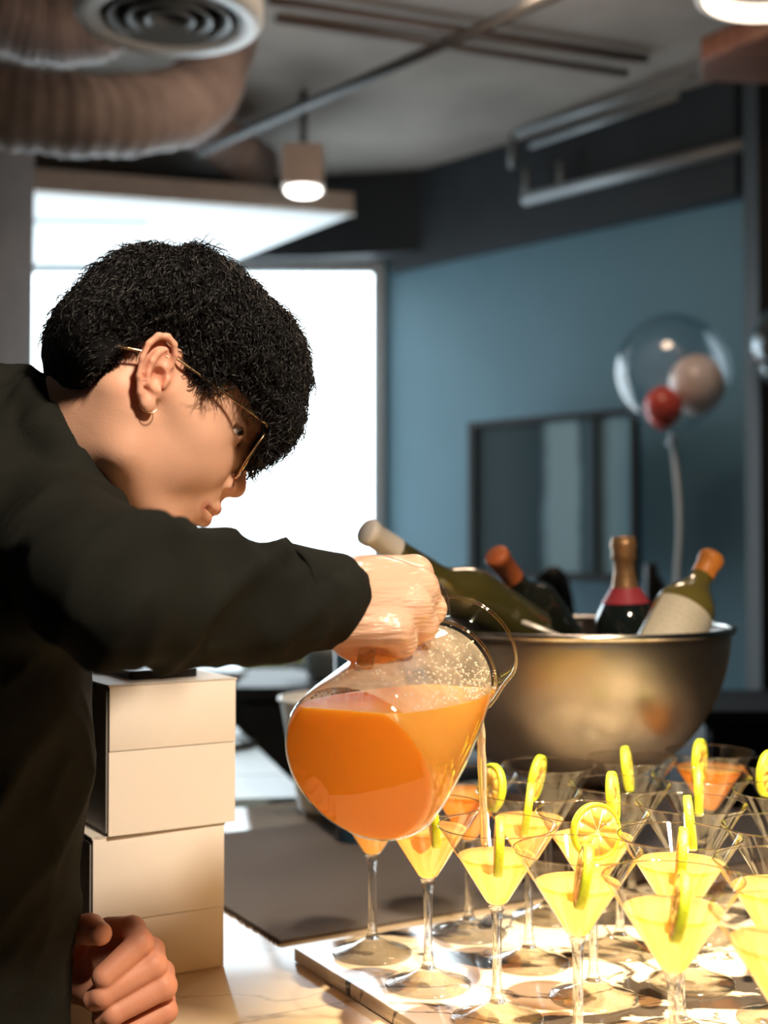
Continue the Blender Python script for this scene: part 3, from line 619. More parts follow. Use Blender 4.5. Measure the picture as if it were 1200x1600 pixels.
bottle(P(974, 842, 1.77), P(979, 990, 1.775), 0.265, 0.042, g_black, mat('foil_gold', (0.45, 0.26, 0.13), 0.35, metal=0.6, bump=0.4, bscale=150), None, 'champagne bottle with gold foil and pink neck band', 'champagne', foilm=mat('band_pink', (0.42, 0.05, 0.07), 0.4), nr=0.0125)
bottle(P(1113, 869, 1.73), P(1040, 1010, 1.665), 0.26, 0.040, g_ol2, mat('capsule_orange', (0.68, 0.25, 0.05), 0.4), label_paper(), 'olive white-wine bottle with orange capsule and cream label', caplen=0.036, shn=(0.64, 0.86))
tg = thing('ice_tongs', 'slim pale metal tongs handle resting on bowl rim', 'tongs', P(815, 972, 1.60))
o0 = P(815, 972, 1.60)
mobj('arm', *tube([(0, 0, 0), P(893, 1001, 1.63) - o0, P(960, 1045, 1.66) - o0], 0.0028, 8), mat('pale_metal', (0.75, 0.70, 0.62), 0.3, metal=0.4), tg)
mobj('arm', *tube([(0.004, 0.01, 0), P(893, 1001, 1.642) - o0, P(965, 1048, 1.69) - o0], 0.0026, 8), MATS['pale_metal'], tg)

# ================================================================== COCKTAIL GLASSES
m_gl = thin_glass('bowl_glass', (0.975, 0.975, 0.965), 0.004, 1.5, (0.66, 0.60, 0.52))
m_st = solid_glass('stem_glass', 0.55); m_ft = thin_glass('foot_glass', (0.95, 0.94, 0.92), 0.06, 2.2, (0.55, 0.50, 0.44))
m_rimg = thin_glass('rim_glass', (0.80, 0.76, 0.70), 0.03, 3.0, (0.35, 0.30, 0.25))
J1 = juice('peach_cocktail', (0.98, 0.60, 0.20), (0.04, 0.02, 0.006))
J2 = juice('orange_cocktail', (0.94, 0.42, 0.08), (0.03, 0.012, 0.004))
GH, GR = 0.173, 0.053
slope = (GR - 0.0065) / (GH - 0.100)
def gr(z): return 0.0065 + slope * (z - 0.100)
def meshdata(name, V, Fc, m):
    o = mobj(name, V, Fc, m); me = o.data; bpy.data.objects.remove(o); return me
me_bowl = meshdata('bowl', *lathe([(0.0, 0.102), (0.004, 0.102), (0.0075, 0.1035)] + [(gr(z), z) for z in np.linspace(0.105, GH, 10)], 56), m_gl)
me_rim = meshdata('rim', *tube([(GR * math.cos(a), GR * math.sin(a), GH) for a in np.linspace(0, 2 * math.pi, 56, endpoint=False)], 0.0007, 6, True), m_rimg)
me_stem = meshdata('stem', *lathe([(0.0, 0.0165), (0.0075, 0.0165), (0.0055, 0.022), (0.0045, 0.032), (0.0042, 0.060), (0.0044, 0.085), (0.0055, 0.095), (0.0075, 0.101), (0.004, 0.1015), (0.0, 0.1015)], 24), m_st)
me_foot = meshdata('foot', *lathe([(0.0, 0.0), (0.039, 0.0), (0.0415, 0.0008), (0.0418, 0.002), (0.040, 0.0033), (0.030, 0.0058), (0.020, 0.0095), (0.012, 0.014), (0.0078, 0.0163), (0.0, 0.0163)], 48), m_ft)
def drink_mesh(level, m):
    return meshdata('drink', *lathe([(0.0, 0.1035), (0.0068, 0.1038)] + [(gr(z) - 0.0009, z) for z in np.linspace(0.106, level, 8)] + [(gr(level) - 0.002, level + 0.0003), (0.0, level + 0.0001)], 48), m)
def surf_mat(name, col):
    m = bpy.data.materials.new(name); m.use_nodes = True; nt = m.node_tree; b = nt.nodes['Principled BSDF']; b.inputs['Base Color'].default_value = (*col, 1); b.inputs['Roughness'].default_value = 0.08
    out = [n for n in nt.nodes if n.type == 'OUTPUT_MATERIAL'][0]; tr = nt.nodes.new('ShaderNodeBsdfTransparent'); tr.inputs['Color'].default_value = (1.0, 0.93, 0.78, 1)
    mx = nt.nodes.new('ShaderNodeMixShader'); mx.inputs[0].default_value = 0.16; nt.links.new(tr.outputs[0], mx.inputs[1]); nt.links.new(b.outputs[0], mx.inputs[2]); nt.links.new(mx.outputs[0], out.inputs[0]); return m
m_surf = surf_mat('cocktail_surface', (0.98, 0.72, 0.35))
def add_surface(me):
    me.materials.append(m_surf)
    for p in me.polygons:
        if p.normal.z > 0.9: p.material_index = 1
    return me
dm = [drink_mesh(l, J1) for l in (0.146, 0.150, 0.153)]; dm2 = drink_mesh(0.154, J2)
for q in dm + [dm2]: add_surface(q)
# lemon wheel
m_rind = mat('lemon_rind', (0.66, 0.80, 0.03), 0.4, sss=0.3, sssr=(0.006, 0.005, 0.001), bump=0.3, bscale=400)
m_pith = mat('lemon_pith', (0.85, 0.72, 0.30), 0.6, sss=0.4); m_flesh = mat('lemon_flesh', (0.85, 0.50, 0.08), 0.3, sss=0.5, sssr=(0.008, 0.004, 0.001))
lt = 0.0036; LR = 0.0255
me_rind = meshdata('rind', *lathe([(LR - 0.003, -lt), (LR - 0.0008, -lt), (LR, -lt + 0.001), (LR, lt - 0.001), (LR - 0.0008, lt), (LR - 0.003, lt), (LR - 0.003, -lt)], 40), m_rind)
me_pith = meshdata('pith', *lathe([(0.0, -lt + 0.0006), (LR - 0.0028, -lt + 0.0006), (LR - 0.0028, lt - 0.0006), (0.0, lt - 0.0006)], 36), m_pith)
sv = []
for k in range(9):
    a0 = 2 * math.pi * k / 9 + 0.05; a1 = 2 * math.pi * (k + 1) / 9 - 0.05; am = (a0 + a1) / 2
    pl = [(0.002 * math.cos(am), 0.002 * math.sin(am))] + [((LR - 0.0048) * math.cos(a), (LR - 0.0048) * math.sin(a)) for a in np.linspace(a0, a1, 5)]
    sv.append(prism(pl, -lt, lt))
me_fl = meshdata('flesh', *join(*sv), m_flesh)
def link(name, me, parent): o = bpy.data.objects.new(name, me); COL.objects.link(o); o.parent = parent; return o
LBL = {'A': ('cocktail glass at the board corner half hidden by the pitcher base', 'p'), 'B': ('filled cocktail glass between the pitcher and the one being filled', 'p'),
       'C': ('cocktail glass being filled under the pouring stream', 'p'), 'D': ('filled cocktail glass on the board edge next to the one being filled', 'p'),
       'E': ('filled cocktail glass on the board edge, second along from the one being filled', 'p'), 'F': ('filled cocktail glass on the board edge, third along from the one being filled', 'p'),
       'K': ('orange-filled cocktail glass behind the pitcher spout', 'o'), 'J': ('filled cocktail glass directly behind the one being filled', 'p'),
       'I': ('filled cocktail glass whose lemon wheel shows its round face', 'p'), 'H': ('filled second-row glass next to the one with face-on lemon wheel', 'p'),
       'G': ('filled second-row glass, two along from the one with face-on lemon wheel', 'p'),
       'L': ('empty cocktail glass nearest the runner, between two rows of glasses', None), 'P': ('empty middle-row cocktail glass, second from the brown runner', None),
       'S': ('empty middle-row cocktail glass, third from the brown runner', None), 'T': ('empty middle-row cocktail glass, fourth from the brown runner', None),
       'M': ('empty cocktail glass right in front of the steel bowl', None), 'Q': ('empty cocktail glass in the bowl-side row, second from the bowl', None), 'R': ('empty cocktail glass in the bowl-side row, third from the bowl', None),
       'N': ('orange-filled cocktail glass beside the steel bowl', 'o'), 'O': ('empty cocktail glass in the row of the orange-filled glass by the bowl', None)}
LEM = {k: 'lemon wheel on the ' + v for k, v in dict(A='board-corner glass behind the pitcher base', B='filled glass between pitcher and pouring stream', C='glass under the pouring stream', D='edge glass next to the one being filled', E='edge glass second along from the one being filled',
       F='edge glass third along from the one being filled', K='orange-filled glass behind the pitcher spout', J='filled glass directly behind the one being filled', I='second-row glass, turned to show its round face', H='second-row glass next to the face-on lemon wheel',
       G='second-row glass two along from the face-on lemon wheel', L='empty glass nearest the brown runner', P='empty middle-row glass second from the runner', S='empty middle-row glass third from the runner', T='empty middle-row glass fourth from the runner',
       M='empty glass right in front of the steel bowl', Q='empty bowl-side glass second from the bowl', R='empty bowl-side glass third from the bowl', N='orange-filled glass beside the steel bowl', O='empty glass after the orange-filled one by the bowl').items()}
GL = [('A', 'A', -.012, 1.338, 10), ('B', 'row1', .0425, 1.2435, 8), ('C', 'C', .101, 1.153, 0), ('D', 'row1', .1595, 1.0625, 4), ('E', 'row1', .218, .972, 7), ('F', 'row1', .2765, .8815, 6),
      ('K', 'K', .0927, 1.405, 25), ('J', 'row2', .147, 1.308, 0), ('I', 'row2', .196, 1.209, 0), ('H', 'row2', .255, 1.112, 4), ('G', 'row2', .315, 1.020, 3),
      ('L', 'row3', .187, 1.4655, -12), ('P', 'row3', .247, 1.350, -10), ('S', 'row3', .298, 1.250, 0), ('T', 'row3', .356, 1.150, 3),
      ('M', 'row4', .291, 1.513, -8), ('Q', 'row4', .345, 1.400, -4), ('R', 'row4', .410, 1.310, -4), ('N', 'N', .395, 1.560, -14), ('O', 'O', .460, 1.470, -25)]
lv = {'A': 0, 'B': 1, 'C': 0, 'D': 0, 'E': 1, 'F': 2, 'J': 0, 'I': 1, 'H': 1, 'G': 2}
for key, lk, x, y, az in GL:
    lab, fill = LBL[key]; g = thing('cocktail_glass', lab, 'glass', (x, y, TT + 0.0003), (0, 0, random.random() * 6), 'cocktail glasses on the marble board')
    link('bowl', me_bowl, g); link('rim', me_rim, g); link('stem', me_stem, g); link('foot', me_foot, g)
    if fill: link('drink', dm2 if fill == 'o' else dm[lv[key]], g)
    a = math.atan2(-y, -x) + math.radians(az + random.uniform(-3, 3)); c = Vector((math.cos(a), math.sin(a), 0)); tn = Vector((-math.sin(a), math.cos(a), 0))
    ls = thing('lemon_wheel', LEM[key], 'lemon slice', Vector((x, y, TT + GH - 0.006 + random.uniform(-0.003, 0.003))) + c * (GR - 0.001), None, 'lemon wheels on the glasses')
    ax = (tn + Vector((0, 0, random.uniform(-0.2, 0.2)))).normalized()
    if key == 'I': ax = (c * 0.85 + tn * 0.5 + Vector((0, 0, 0.1))).normalized()
    ls.rotation_mode = 'QUATERNION'; ls.rotation_quaternion = axis_mat((0, 0, 0), ax, c).to_quaternion()
    link('rind', me_rind, ls); link('pith', me_pith, ls); link('flesh', me_fl, ls)

# ================================================================== PITCHER
pb_ = P(556, 1206, 1.0); pm_ = P(724, 1013, 1.16); pax = pm_ - pb_; PL = float(np.linalg.norm(pax)); pax /= PL
PM = axis_mat(pb_, pax, (0, 0, -1))
pit = thing('pitcher', 'clear pitcher of orange cocktail tilted in the gloved hand', 'pitcher', pb_)
pit.rotation_mode = 'QUATERNION'; pit.rotation_quaternion = PM.to_quaternion()
m_pg = thin_glass('pitcher_glass', (0.96, 0.965, 0.95), 0.03, 1.6, (0.70, 0.68, 0.62))
m_pr = thin_glass('pitcher_rim_glass', (0.85, 0.83, 0.78), 0.03, 2.6, (0.45, 0.42, 0.36))
k_ = PL / 0.205
pprof = [(0.0, 0.0), (0.060, 0.0), (0.066, 0.003), (0.070, 0.011), (0.0698, 0.03), (0.066, 0.07), (0.0595, 0.11), (0.052, 0.145), (0.0465, 0.163), (0.0475, 0.167), (0.0475, 0.170), (0.0455, 0.175), (0.0465, 0.184), (0.0495, 0.196), (0.0515, 0.205)]
pprof = [(r, z * k_) for r, z in pprof]
def spoutify(V):
    out = []
    for x, y, z in V:
        s = max(0, (z / k_ - 0.165) / 0.04); a = math.atan2(y, x); r = math.hypot(x, y)
        w = math.exp(-(a / 0.38) ** 2); sq = 1 - 0.06 * s * math.exp(-((abs(a) - 0.8) / 0.3) ** 2)
        r2 = r * sq + 0.013 * w * s ** 1.5
        out.append((r2 * math.cos(a), r2 * math.sin(a), z - 0.002 * w * s))
    return out
V, Fc = lathe(pprof, 72); mobj('body', spoutify(V), Fc, m_pg, pit)
V, Fc = tube(spoutify([(0.0515 * math.cos(a), 0.0515 * math.sin(a), 0.205 * k_) for a in np.linspace(0, 2 * math.pi, 72, endpoint=False)]), 0.0017, 8, True); mobj('rim', V, Fc, m_pr, pit)
V, Fc = tube([(0.047 * math.cos(a), 0.047 * math.sin(a), 0.1685 * k_) for a in np.linspace(0, 2 * math.pi, 60, endpoint=False)], 0.0016, 8, True); mobj('neck_ring', V, Fc, m_pr, pit)
mobj('handle', *tube(smoothpts([(-0.045, 0, 0.180 * k_), (-0.066, 0, 0.182 * k_), (-0.082, 0, 0.155 * k_), (-0.088, 0, 0.11 * k_), (-0.083, 0, 0.065 * k_), (-0.068, 0, 0.045 * k_)], 40), 0.0075, 12), m_pr, pit)
level = P(640, 1089, 1.07)[2]
ins = [(max(r - 0.0016, 0), z + (0.004 if z < 0.002 else 0)) for r, z in pprof if z < 0.19 * k_] ; ins += [(0.0, ins[-1][1])]
V, Fc = lathe(ins, 64); bm = bmesh.new()
vs = [bm.verts.new(v) for v in spoutify(V)]
for f in Fc: bm.faces.new([vs[i] for i in f])
Mi = PM.inverted(); co = Mi @ Vector((pb_[0], pb_[1], level)); no = (Mi.to_3x3() @ Vector((0, 0, 1))).normalized()
r_ = bmesh.ops.bisect_plane(bm, geom=bm.verts[:] + bm.edges[:] + bm.faces[:], plane_co=co, plane_no=no, clear_outer=True)
ed = [e for e in r_['geom_cut'] if isinstance(e, bmesh.types.BMEdge)]; bmesh.ops.edgeloop_fill(bm, edges=ed)
me = bpy.data.meshes.new('orange_drink'); bm.to_mesh(me); bm.free(); me.polygons.foreach_set('use_smooth', [True] * len(me.polygons)); me.set_sharp_from_angle(angle=math.radians(50))
JP = juice('pitcher_cocktail', (0.98, 0.58, 0.15), (0.03, 0.012, 0.003)); me.materials.append(JP); link('orange_drink', me, pit)
# foam bubbles clinging to the glass above the liquid
bubs = []; m_bub = mat('foam_white', (0.92, 0.86, 0.76), 0.15, trans=0.3, sss=0.3)
icov, icof = lathe([(0, -1), (0.75, -0.6), (1, 0), (0.75, 0.6), (0, 1)], 7)
for _ in range(4200):
    a = random.uniform(1.2, 5.1); z = random.triangular(0.02, 0.175, 0.10) * k_
    r = float(np.interp(z, [q[1] for q in pprof[1:]], [q[0] for q in pprof[1:]])) - 0.0018
    pl = Vector((r * math.cos(a), r * math.sin(a), z)); hgt_ = (PM @ pl).z - level
    if hgt_ < 0.001 or random.random() > math.exp(-hgt_ / 0.02) + 0.10: continue
    s = random.choice((0.0005, 0.0007, 0.0009, 0.0012)); bubs.append(([(pl.x + s * v[0], pl.y + s * v[1], pl.z + s * v[2]) for v in icov], icof))
tag(mobj('foam_bubbles', *join(*bubs), m_bub, pit), kind='stuff')
fv2, ff2 = lathe([(max(r - 0.0012, 0), z) for r, z in pprof if 0.01 < z < 0.166 * k_], 64); bm = bmesh.new(); vs = [bm.verts.new(v) for v in fv2]
for f in ff2: bm.faces.new([vs[i] for i in f])
bmesh.ops.bisect_plane(bm, geom=bm.verts[:] + bm.edges[:] + bm.faces[:], plane_co=co, plane_no=no, clear_inner=True)
me = bpy.data.meshes.new('foam_film'); bm.to_mesh(me); bm.free(); me.polygons.foreach_set('use_smooth', [True] * len(me.polygons))
mf = bpy.data.materials.new('foam_film'); mf.use_nodes = True; nt = mf.node_tree; nt.nodes.clear(); out = nt.nodes.new('ShaderNodeOutputMaterial')
tr = nt.nodes.new('ShaderNodeBsdfTransparent'); df = nt.nodes.new('ShaderNodeBsdfTranslucent'); d2 = nt.nodes.new('ShaderNodeBsdfDiffuse'); df.inputs[0].default_value = (0.95, 0.84, 0.68, 1); d2.inputs[0].default_value = (0.95, 0.86, 0.72, 1)
ad = nt.nodes.new('ShaderNodeMixShader'); nt.links.new(df.outputs[0], ad.inputs[1]); nt.links.new(d2.outputs[0], ad.inputs[2])
mx = nt.nodes.new('ShaderNodeMixShader'); tc = nt.nodes.new('ShaderNodeTexCoord'); n = nt.nodes.new('ShaderNodeTexNoise'); n.inputs['Scale'].default_value = 30; n.inputs['Detail'].default_value = 8; nt.links.new(tc.outputs['Object'], n.inputs[0])
mr = nt.nodes.new('ShaderNodeMapRange'); mr.inputs[1].default_value = 0.3; mr.inputs[2].default_value = 0.75; mr.inputs[3].default_value = 0.22; mr.inputs[4].default_value = 0.62; nt.links.new(n.outputs['Fac'], mr.inputs[0])
nt.links.new(mr.outputs[0], mx.inputs[0]); nt.links.new(tr.outputs[0], mx.inputs[1]); nt.links.new(ad.outputs[0], mx.inputs[2]); nt.links.new(mx.outputs[0], out.inputs[0]); me.materials.append(mf); link('foam_film', me, pit)
lip = PM @ Vector(spoutify([(0.0515, 0, 0.205 * k_)])[0]); nin = PM @ Vector((0.0455, 0, 0.172 * k_))
gC = Vector((0.101, 1.153, TT + 0.146))
q0 = np.array(nin) + np.array([0, 0, 0.006]); q1 = np.array(lip) + np.array([0.0005, 0.001, 0.003])
e_ = np.array([q1[0] + 0.008, q1[1] + 0.006, TT + 0.147])
path = smoothpts([q0, q1, q1 + (e_ - q1) * np.array([0.45, 0.45, 0.12]), q1 + (e_ - q1) * np.array([0.75, 0.75, 0.45]), e_], 40)
rs = [0.0056 - 0.0022 * min(1, i / len(path)) + 0.0004 * math.sin(i * 0.9) for i in range(len(path))]
m_stream = mat('stream_liquid', (1.0, 0.80, 0.55), 0.05, trans=0.75, ior=1.34); so = mobj('pouring_stream', *tube(path, rs, 14), m_stream)
tag(so, 'thin stream of cocktail pouring from pitcher into a glass', 'liquid')
# ================================================================== PERSON
hp, ht = math.radians(39), math.radians(20)
hf = np.array([math.cos(hp) * math.cos(ht), math.cos(hp) * math.sin(ht), -math.sin(hp)])
hu = np.array([math.sin(hp) * math.cos(ht), math.sin(hp) * math.sin(ht), math.cos(hp)])
hl = np.cross(hu, hf); HB = np.stack([hf, hl, hu], 1)
HO = P(246, 600, 1.06) + 0.070 * hl
def L2W(V): return np.asarray(V, float) @ HB.T + HO
def W2L(p): return HB.T @ (np.asarray(p, float) - HO)
def P2L(u, v, y):
    o = W2L((0, 0, ZC)); d = HB.T @ (P(u, v, 1.0) - np.array([0, 0, ZC])); t = (y - o[1]) / d[1]; return o + t * d
ROOT = np.array([-0.70, 1.28, 0.0])
person = thing('person', 'person in black shirt and glasses bending to pour from a pitcher', 'person', ROOT)
def pmesh(name, V, Fc, m, parent=None, smooth=True):
    p = parent or person; return mobj(name, np.asarray(V, float) - ROOT, Fc, m, p, smooth)

# ---- head and neck (head space: x forward, y left, z up, origin between the ears)
hd = Field((-0.16, -0.125, -0.21), (0.14, 0.10, 0.15), 0.0017)
hd.ell((0.001, 0, 0.040), (0.096, 0.071, 0.088), 0.02)
hd.ell((0.046, 0, 0.024), (0.048, 0.050, 0.062), 0.025)
hd.ell((0.058, 0, -0.035), (0.048, 0.047, 0.056), 0.025)
for s in (-1, 1):
    hd.cap((0.006, 0.053 * s, -0.030), (0.016, 0.051 * s, -0.056), 0.017, 0.014, 0.02)
    hd.cap((0.016, 0.050 * s, -0.058), (0.088, 0.016 * s, -0.084), 0.014, 0.014, 0.022)
    hd.ell((0.046, 0.043 * s, -0.020), (0.034, 0.019, 0.038), 0.02)
    hd.cap((0.012, 0.061 * s, 0.002), (0.052, 0.048 * s, -0.008), 0.010, 0.010, 0.016)
    hd.ell((0.080, 0.026 * s, -0.020), (0.016, 0.016, 0.020), 0.016)
hd.ell((0.090, 0, -0.084), (0.018, 0.020, 0.015), 0.016)
hd.cap((0.084, -0.036, 0.044), (0.097, 0, 0.044), 0.008, 0.009, 0.014); hd.cap((0.084, 0.036, 0.044), (0.097, 0, 0.044), 0.008, 0.009, 0.014)
hd.ell((0.095, 0, -0.045), (0.018, 0.026, 0.024), 0.014)
for s in (-1, 1):
    hd.ell((0.100, 0.034 * s, 0.020), (0.013, 0.018, 0.011), 0.010, 'sub')
    hd.ell((0.0745, 0.0345 * s, 0.0205), (0.0145, 0.0150, 0.0135), 0.005)
    hd.cap((0.089, 0.021 * s, 0.0200), (0.0775, 0.0490 * s, 0.0208), 0.0052, 0.0046, 0.0012, 'sub')
    hd.cap((0.0885, 0.018 * s, 0.0275), (0.0775, 0.049 * s, 0.0265), 0.0022, 0.0018, 0.003)
hd.cap((0.098, 0, 0.028), (0.112, 0, -0.006), 0.0065, 0.0080, 0.012)
hd.ell((0.1145, 0, -0.0115), (0.0110, 0.0105, 0.0100), 0.006)
for s in (-1, 1):
    hd.ell((0.105, 0.0135 * s, -0.0170), (0.0100, 0.0075, 0.0082), 0.004)
hd.cap((0.110, 0, -0.019), (0.109, 0, -0.030), 0.0048, 0.0048, 0.006)
for s in (-1, 1): hd.ell((0.1110, 0.0150 * s, -0.0225), (0.0046, 0.0070, 0.0034), 0.0015, 'sub')
lipsU = [(0.101, -0.024, -0.0445), (0.111, -0.012, -0.0400), (0.1140, 0, -0.0385), (0.111, 0.012, -0.0400), (0.101, 0.024, -0.0445)]
lipsL = [(0.101, -0.023, -0.0465), (0.110, -0.011, -0.0510), (0.1125, 0, -0.0520), (0.110, 0.011, -0.0510), (0.101, 0.023, -0.0465)]
hd.chain(lipsU, [0.0025, 0.0048, 0.0052, 0.0048, 0.0025], 0.004); hd.chain(lipsL, [0.0025, 0.0050, 0.0058, 0.0050, 0.0025], 0.004)
hd.chain([(0.103, -0.025, -0.0455), (0.1165, -0.012, -0.0452), (0.120, 0, -0.0452), (0.1165, 0.012, -0.0452), (0.103, 0.025, -0.0455)], [0.0016] * 5, 0.002, 'sub')
# neck
nb = W2L(P(70, 800, 1.165)); nb2 = W2L(P(20, 870, 1.17))
hd.cap((-0.022, 0, -0.030), nb, 0.050, 0.058, 0.03); hd.cap((0.005, 0, -0.055), W2L(P(150, 850, 1.16)), 0.046, 0.055, 0.03)
for s in (-1, 1): hd.cap((-0.022, 0.052 * s, -0.022), W2L(P(150, 850, 1.13 + 0.06 * (s > 0))), 0.014, 0.014, 0.02)
# ears
eb = np.array([-0.41, 0, 0.912]); ea = np.array([0.912, 0, 0.41]); EC = np.array([-0.0065, 0, 0.0055])
def ear(s):
    Y = np.array([0, 1.0 * s, 0])
    def e(a, b, o): return EC + ea * a * 1e-3 + eb * b * 1e-3 + Y * (0.0680 + o * 1e-3)
    Me = np.stack([ea, Y, eb], 1)
    hd.ell(e(1, 2, 3), (0.012, 0.007, 0.025), 0.006, M=Me)
    hd.ell(e(-4, 3, 8), (0.0115, 0.0026, 0.028), 0.003, M=Me)
    hx = [(6, 0, 6), (9.5, 9, 8), (10.5, 18, 10), (7, 26.5, 12), (0, 30.5, 14), (-8, 28.5, 15.5), (-13.5, 20, 16), (-15.5, 7, 15.5), (-14, -8, 14), (-9.5, -20, 12), (-4, -28, 10)]
    hd.chain([e(*q) for q in hx], [0.0018, 0.0024, 0.0027, 0.0029, 0.0030, 0.0030, 0.0029, 0.0028, 0.0027, 0.0030, 0.0035], 0.0022)
    hd.ell(e(0, -27, 8), (0.0062, 0.0035, 0.0075), 0.004, M=Me)
    ah = [(2, 20, 10.5), (-4, 15, 12), (-7.5, 7, 13), (-8, -3, 12.5), (-5, -11, 11.5), (1, -15, 10.5)]
    hd.chain([e(*q) for q in ah], [0.0018, 0.0026, 0.0028, 0.0027, 0.0026, 0.0024], 0.003)
    hd.cap(e(9.5, -3, 8.5), e(7.5, -9, 8.5), 0.0030, 0.0026, 0.003)
    hd.ell(e(1.5, -3, 10), (0.0058, 0.0075, 0.0082), 0.003, 'sub', Me)
    hd.ell(e(4, 13, 12.5), (0.0045, 0.0045, 0.0060), 0.003, 'sub', Me)
    hd.chain([e(-10.5, 18, 14.5), e(-11.5, 6, 14.5), e(-10.5, -6, 13.5)], [0.0014, 0.0017, 0.0014], 0.002, 'sub')
    hd.cap(e(4.5, -6, 6), e(5.5, -11, 8), 0.0020, 0.0016, 0.002, 'sub')
    return e
ear(-1); earf = ear(1)
HV, HF = hd.mesh(); HV = relax(HV, HF, 2, 0.4)
tint = np.tile(np.array([0.70, 0.41, 0.29]), (len(HV), 1))
def blob(c, r, col, w=1.0):
    global tint
    d = np.linalg.norm((HV - np.array(c)) / np.array(r), axis=1); f = np.clip(1.5 - d, 0, 1)[:, None] * w; tint = tint * (1 - f) + np.array(col) * f
for q in lipsU + lipsL: blob(q, (0.006, 0.007, 0.0045), (0.52, 0.19, 0.15), 0.7)
blob((-0.012, -0.080, 0.008), (0.024, 0.02, 0.034), (0.70, 0.32, 0.23), 0.6); blob((0.113, 0, -0.012), (0.012, 0.012, 0.012), (0.66, 0.30, 0.21), 0.5)
blob(P2L(298, 813, -0.04), (0.0016, 0.02, 0.0016), (0.12, 0.05, 0.03), 0.9)
head_W = L2W(HV)

# ---- left fist resting on the worktop, thumb up
def fieldbox(pts, pad): a = np.min(pts, 0) - pad; b = np.max(pts, 0) + pad; return a, b
D0 = 1.115
lo_, hi_ = fieldbox([P(60, 1420, 1.08), P(285, 1640, 1.20)], 0.02)
lh = Field(lo_, hi_, 0.0016); R1 = 0.0105
lh.cap(P(40, 1512, 1.19), P(150, 1515, 1.155), 0.030, 0.029, 0.02)
lh.ell(P(190, 1535, 1.155), (0.032, 0.022, 0.040), 0.015); lh.cap(P(150, 1490, 1.15), P(205, 1470, 1.15), 0.018, 0.014, 0.012)
def finger(pts, r): lh.chain([P(*q) for q in pts], r, 0.0025)
finger([(170, 1455, 1.150), (206, 1452, 1.125), (219, 1474, 1.105), (162, 1526, 1.085)], [0.0125, 0.0115, 0.0115, 0.0102])
finger([(215, 1480, 1.155), (236, 1486, 1.132), (240, 1508, 1.108), (160, 1556, 1.086), (146, 1562, 1.090)], [0.0125, 0.0118, 0.0118, 0.0104, 0.0095])
finger([(235, 1520, 1.155), (252, 1520, 1.135), (256, 1541, 1.110), (176, 1584, 1.090), (160, 1590, 1.094)], [0.0120, 0.0114, 0.0113, 0.0100, 0.0090])
finger([(240, 1560, 1.155), (255, 1562, 1.138), (259, 1580, 1.116), (195, 1616, 1.098), (180, 1622, 1.102)], [0.0110, 0.0104, 0.0102, 0.0092, 0.0082])
lh.chain([P(110, 1490, 1.150), P(112, 1452, 1.120), P(140, 1452, 1.098), P(157, 1459, 1.088)], [0.018, 0.0130, 0.0125, 0.0098], 0.004)
lh.cap(P(95, 1505, 1.14), P(150, 1540, 1.13), 0.020, 0.020, 0.01)
LV, LF = lh.mesh(); LV = relax(LV, LF, 1, 0.4)
# ---- hidden core of the body that ties head, arms and legs together
core = Field((-1.0, 0.72, 0.02), (0.02, 1.55, 1.62), 0.012)
shR = P(95, 868, 1.03); elR = P(190, 919, 0.85); wrR = P(515, 936, 1.02); neckW = P(60, 800, 1.165); chest = P(-70, 930, 1.13); hip = np.array([-0.66, 1.20, 0.93])
shL = neckW + np.array([-0.03, 0.17, -0.05]); elL = np.array([-0.45, 1.36, 1.02]); wrL = P(90, 1512, 1.17)
core.cap(neckW, chest, 0.05, 0.09, 0.05); core.cap(chest, hip, 0.10, 0.10, 0.05); core.cap(shR, neckW, 0.04, 0.04, 0.05); core.cap(shL, neckW, 0.04, 0.04, 0.05)
core.chain([shR, elR, wrR], [0.042, 0.036, 0.026], 0.02); core.chain([shL, elL, wrL], [0.042, 0.034, 0.026], 0.02)
for dy in (-0.09, 0.09): core.chain([hip + np.array([0, dy, 0]), np.array([-0.68, 1.20 + dy, 0.5]), np.array([-0.74, 1.20 + dy, 0.09])], [0.075, 0.05, 0.038], 0.03)
CV, CF = core.mesh()
allV = np.concatenate([head_W, LV, CV]); allF = np.concatenate([HF, LF + len(HV), CF + len(HV) + len(LV)])
fist_tint = np.tile(np.array([0.64, 0.30, 0.20]), (len(LV), 1)); core_tint = np.tile(np.array([0.60, 0.31, 0.20]), (len(CV), 1))
m_skin = mat('skin', (0.64, 0.34, 0.22), 0.48, sss=0.25, sssr=(0.012, 0.004, 0.002), spec=0.35, bump=0.06, bscale=500)
nt = m_skin.node_tree; at = nt.nodes.new('ShaderNodeAttribute'); at.attribute_name = 'tint'; nt.links.new(at.outputs['Color'], nt.nodes['Principled BSDF'].inputs['Base Color'])
body = pmesh('body', allV, allF, m_skin)
ca = body.data.color_attributes.new('tint', 'FLOAT_COLOR', 'POINT')
cc = np.concatenate([np.concatenate([tint, fist_tint, core_tint]), np.ones((len(allV), 1))], 1).astype(np.float32); ca.data.foreach_set('color', cc.ravel())
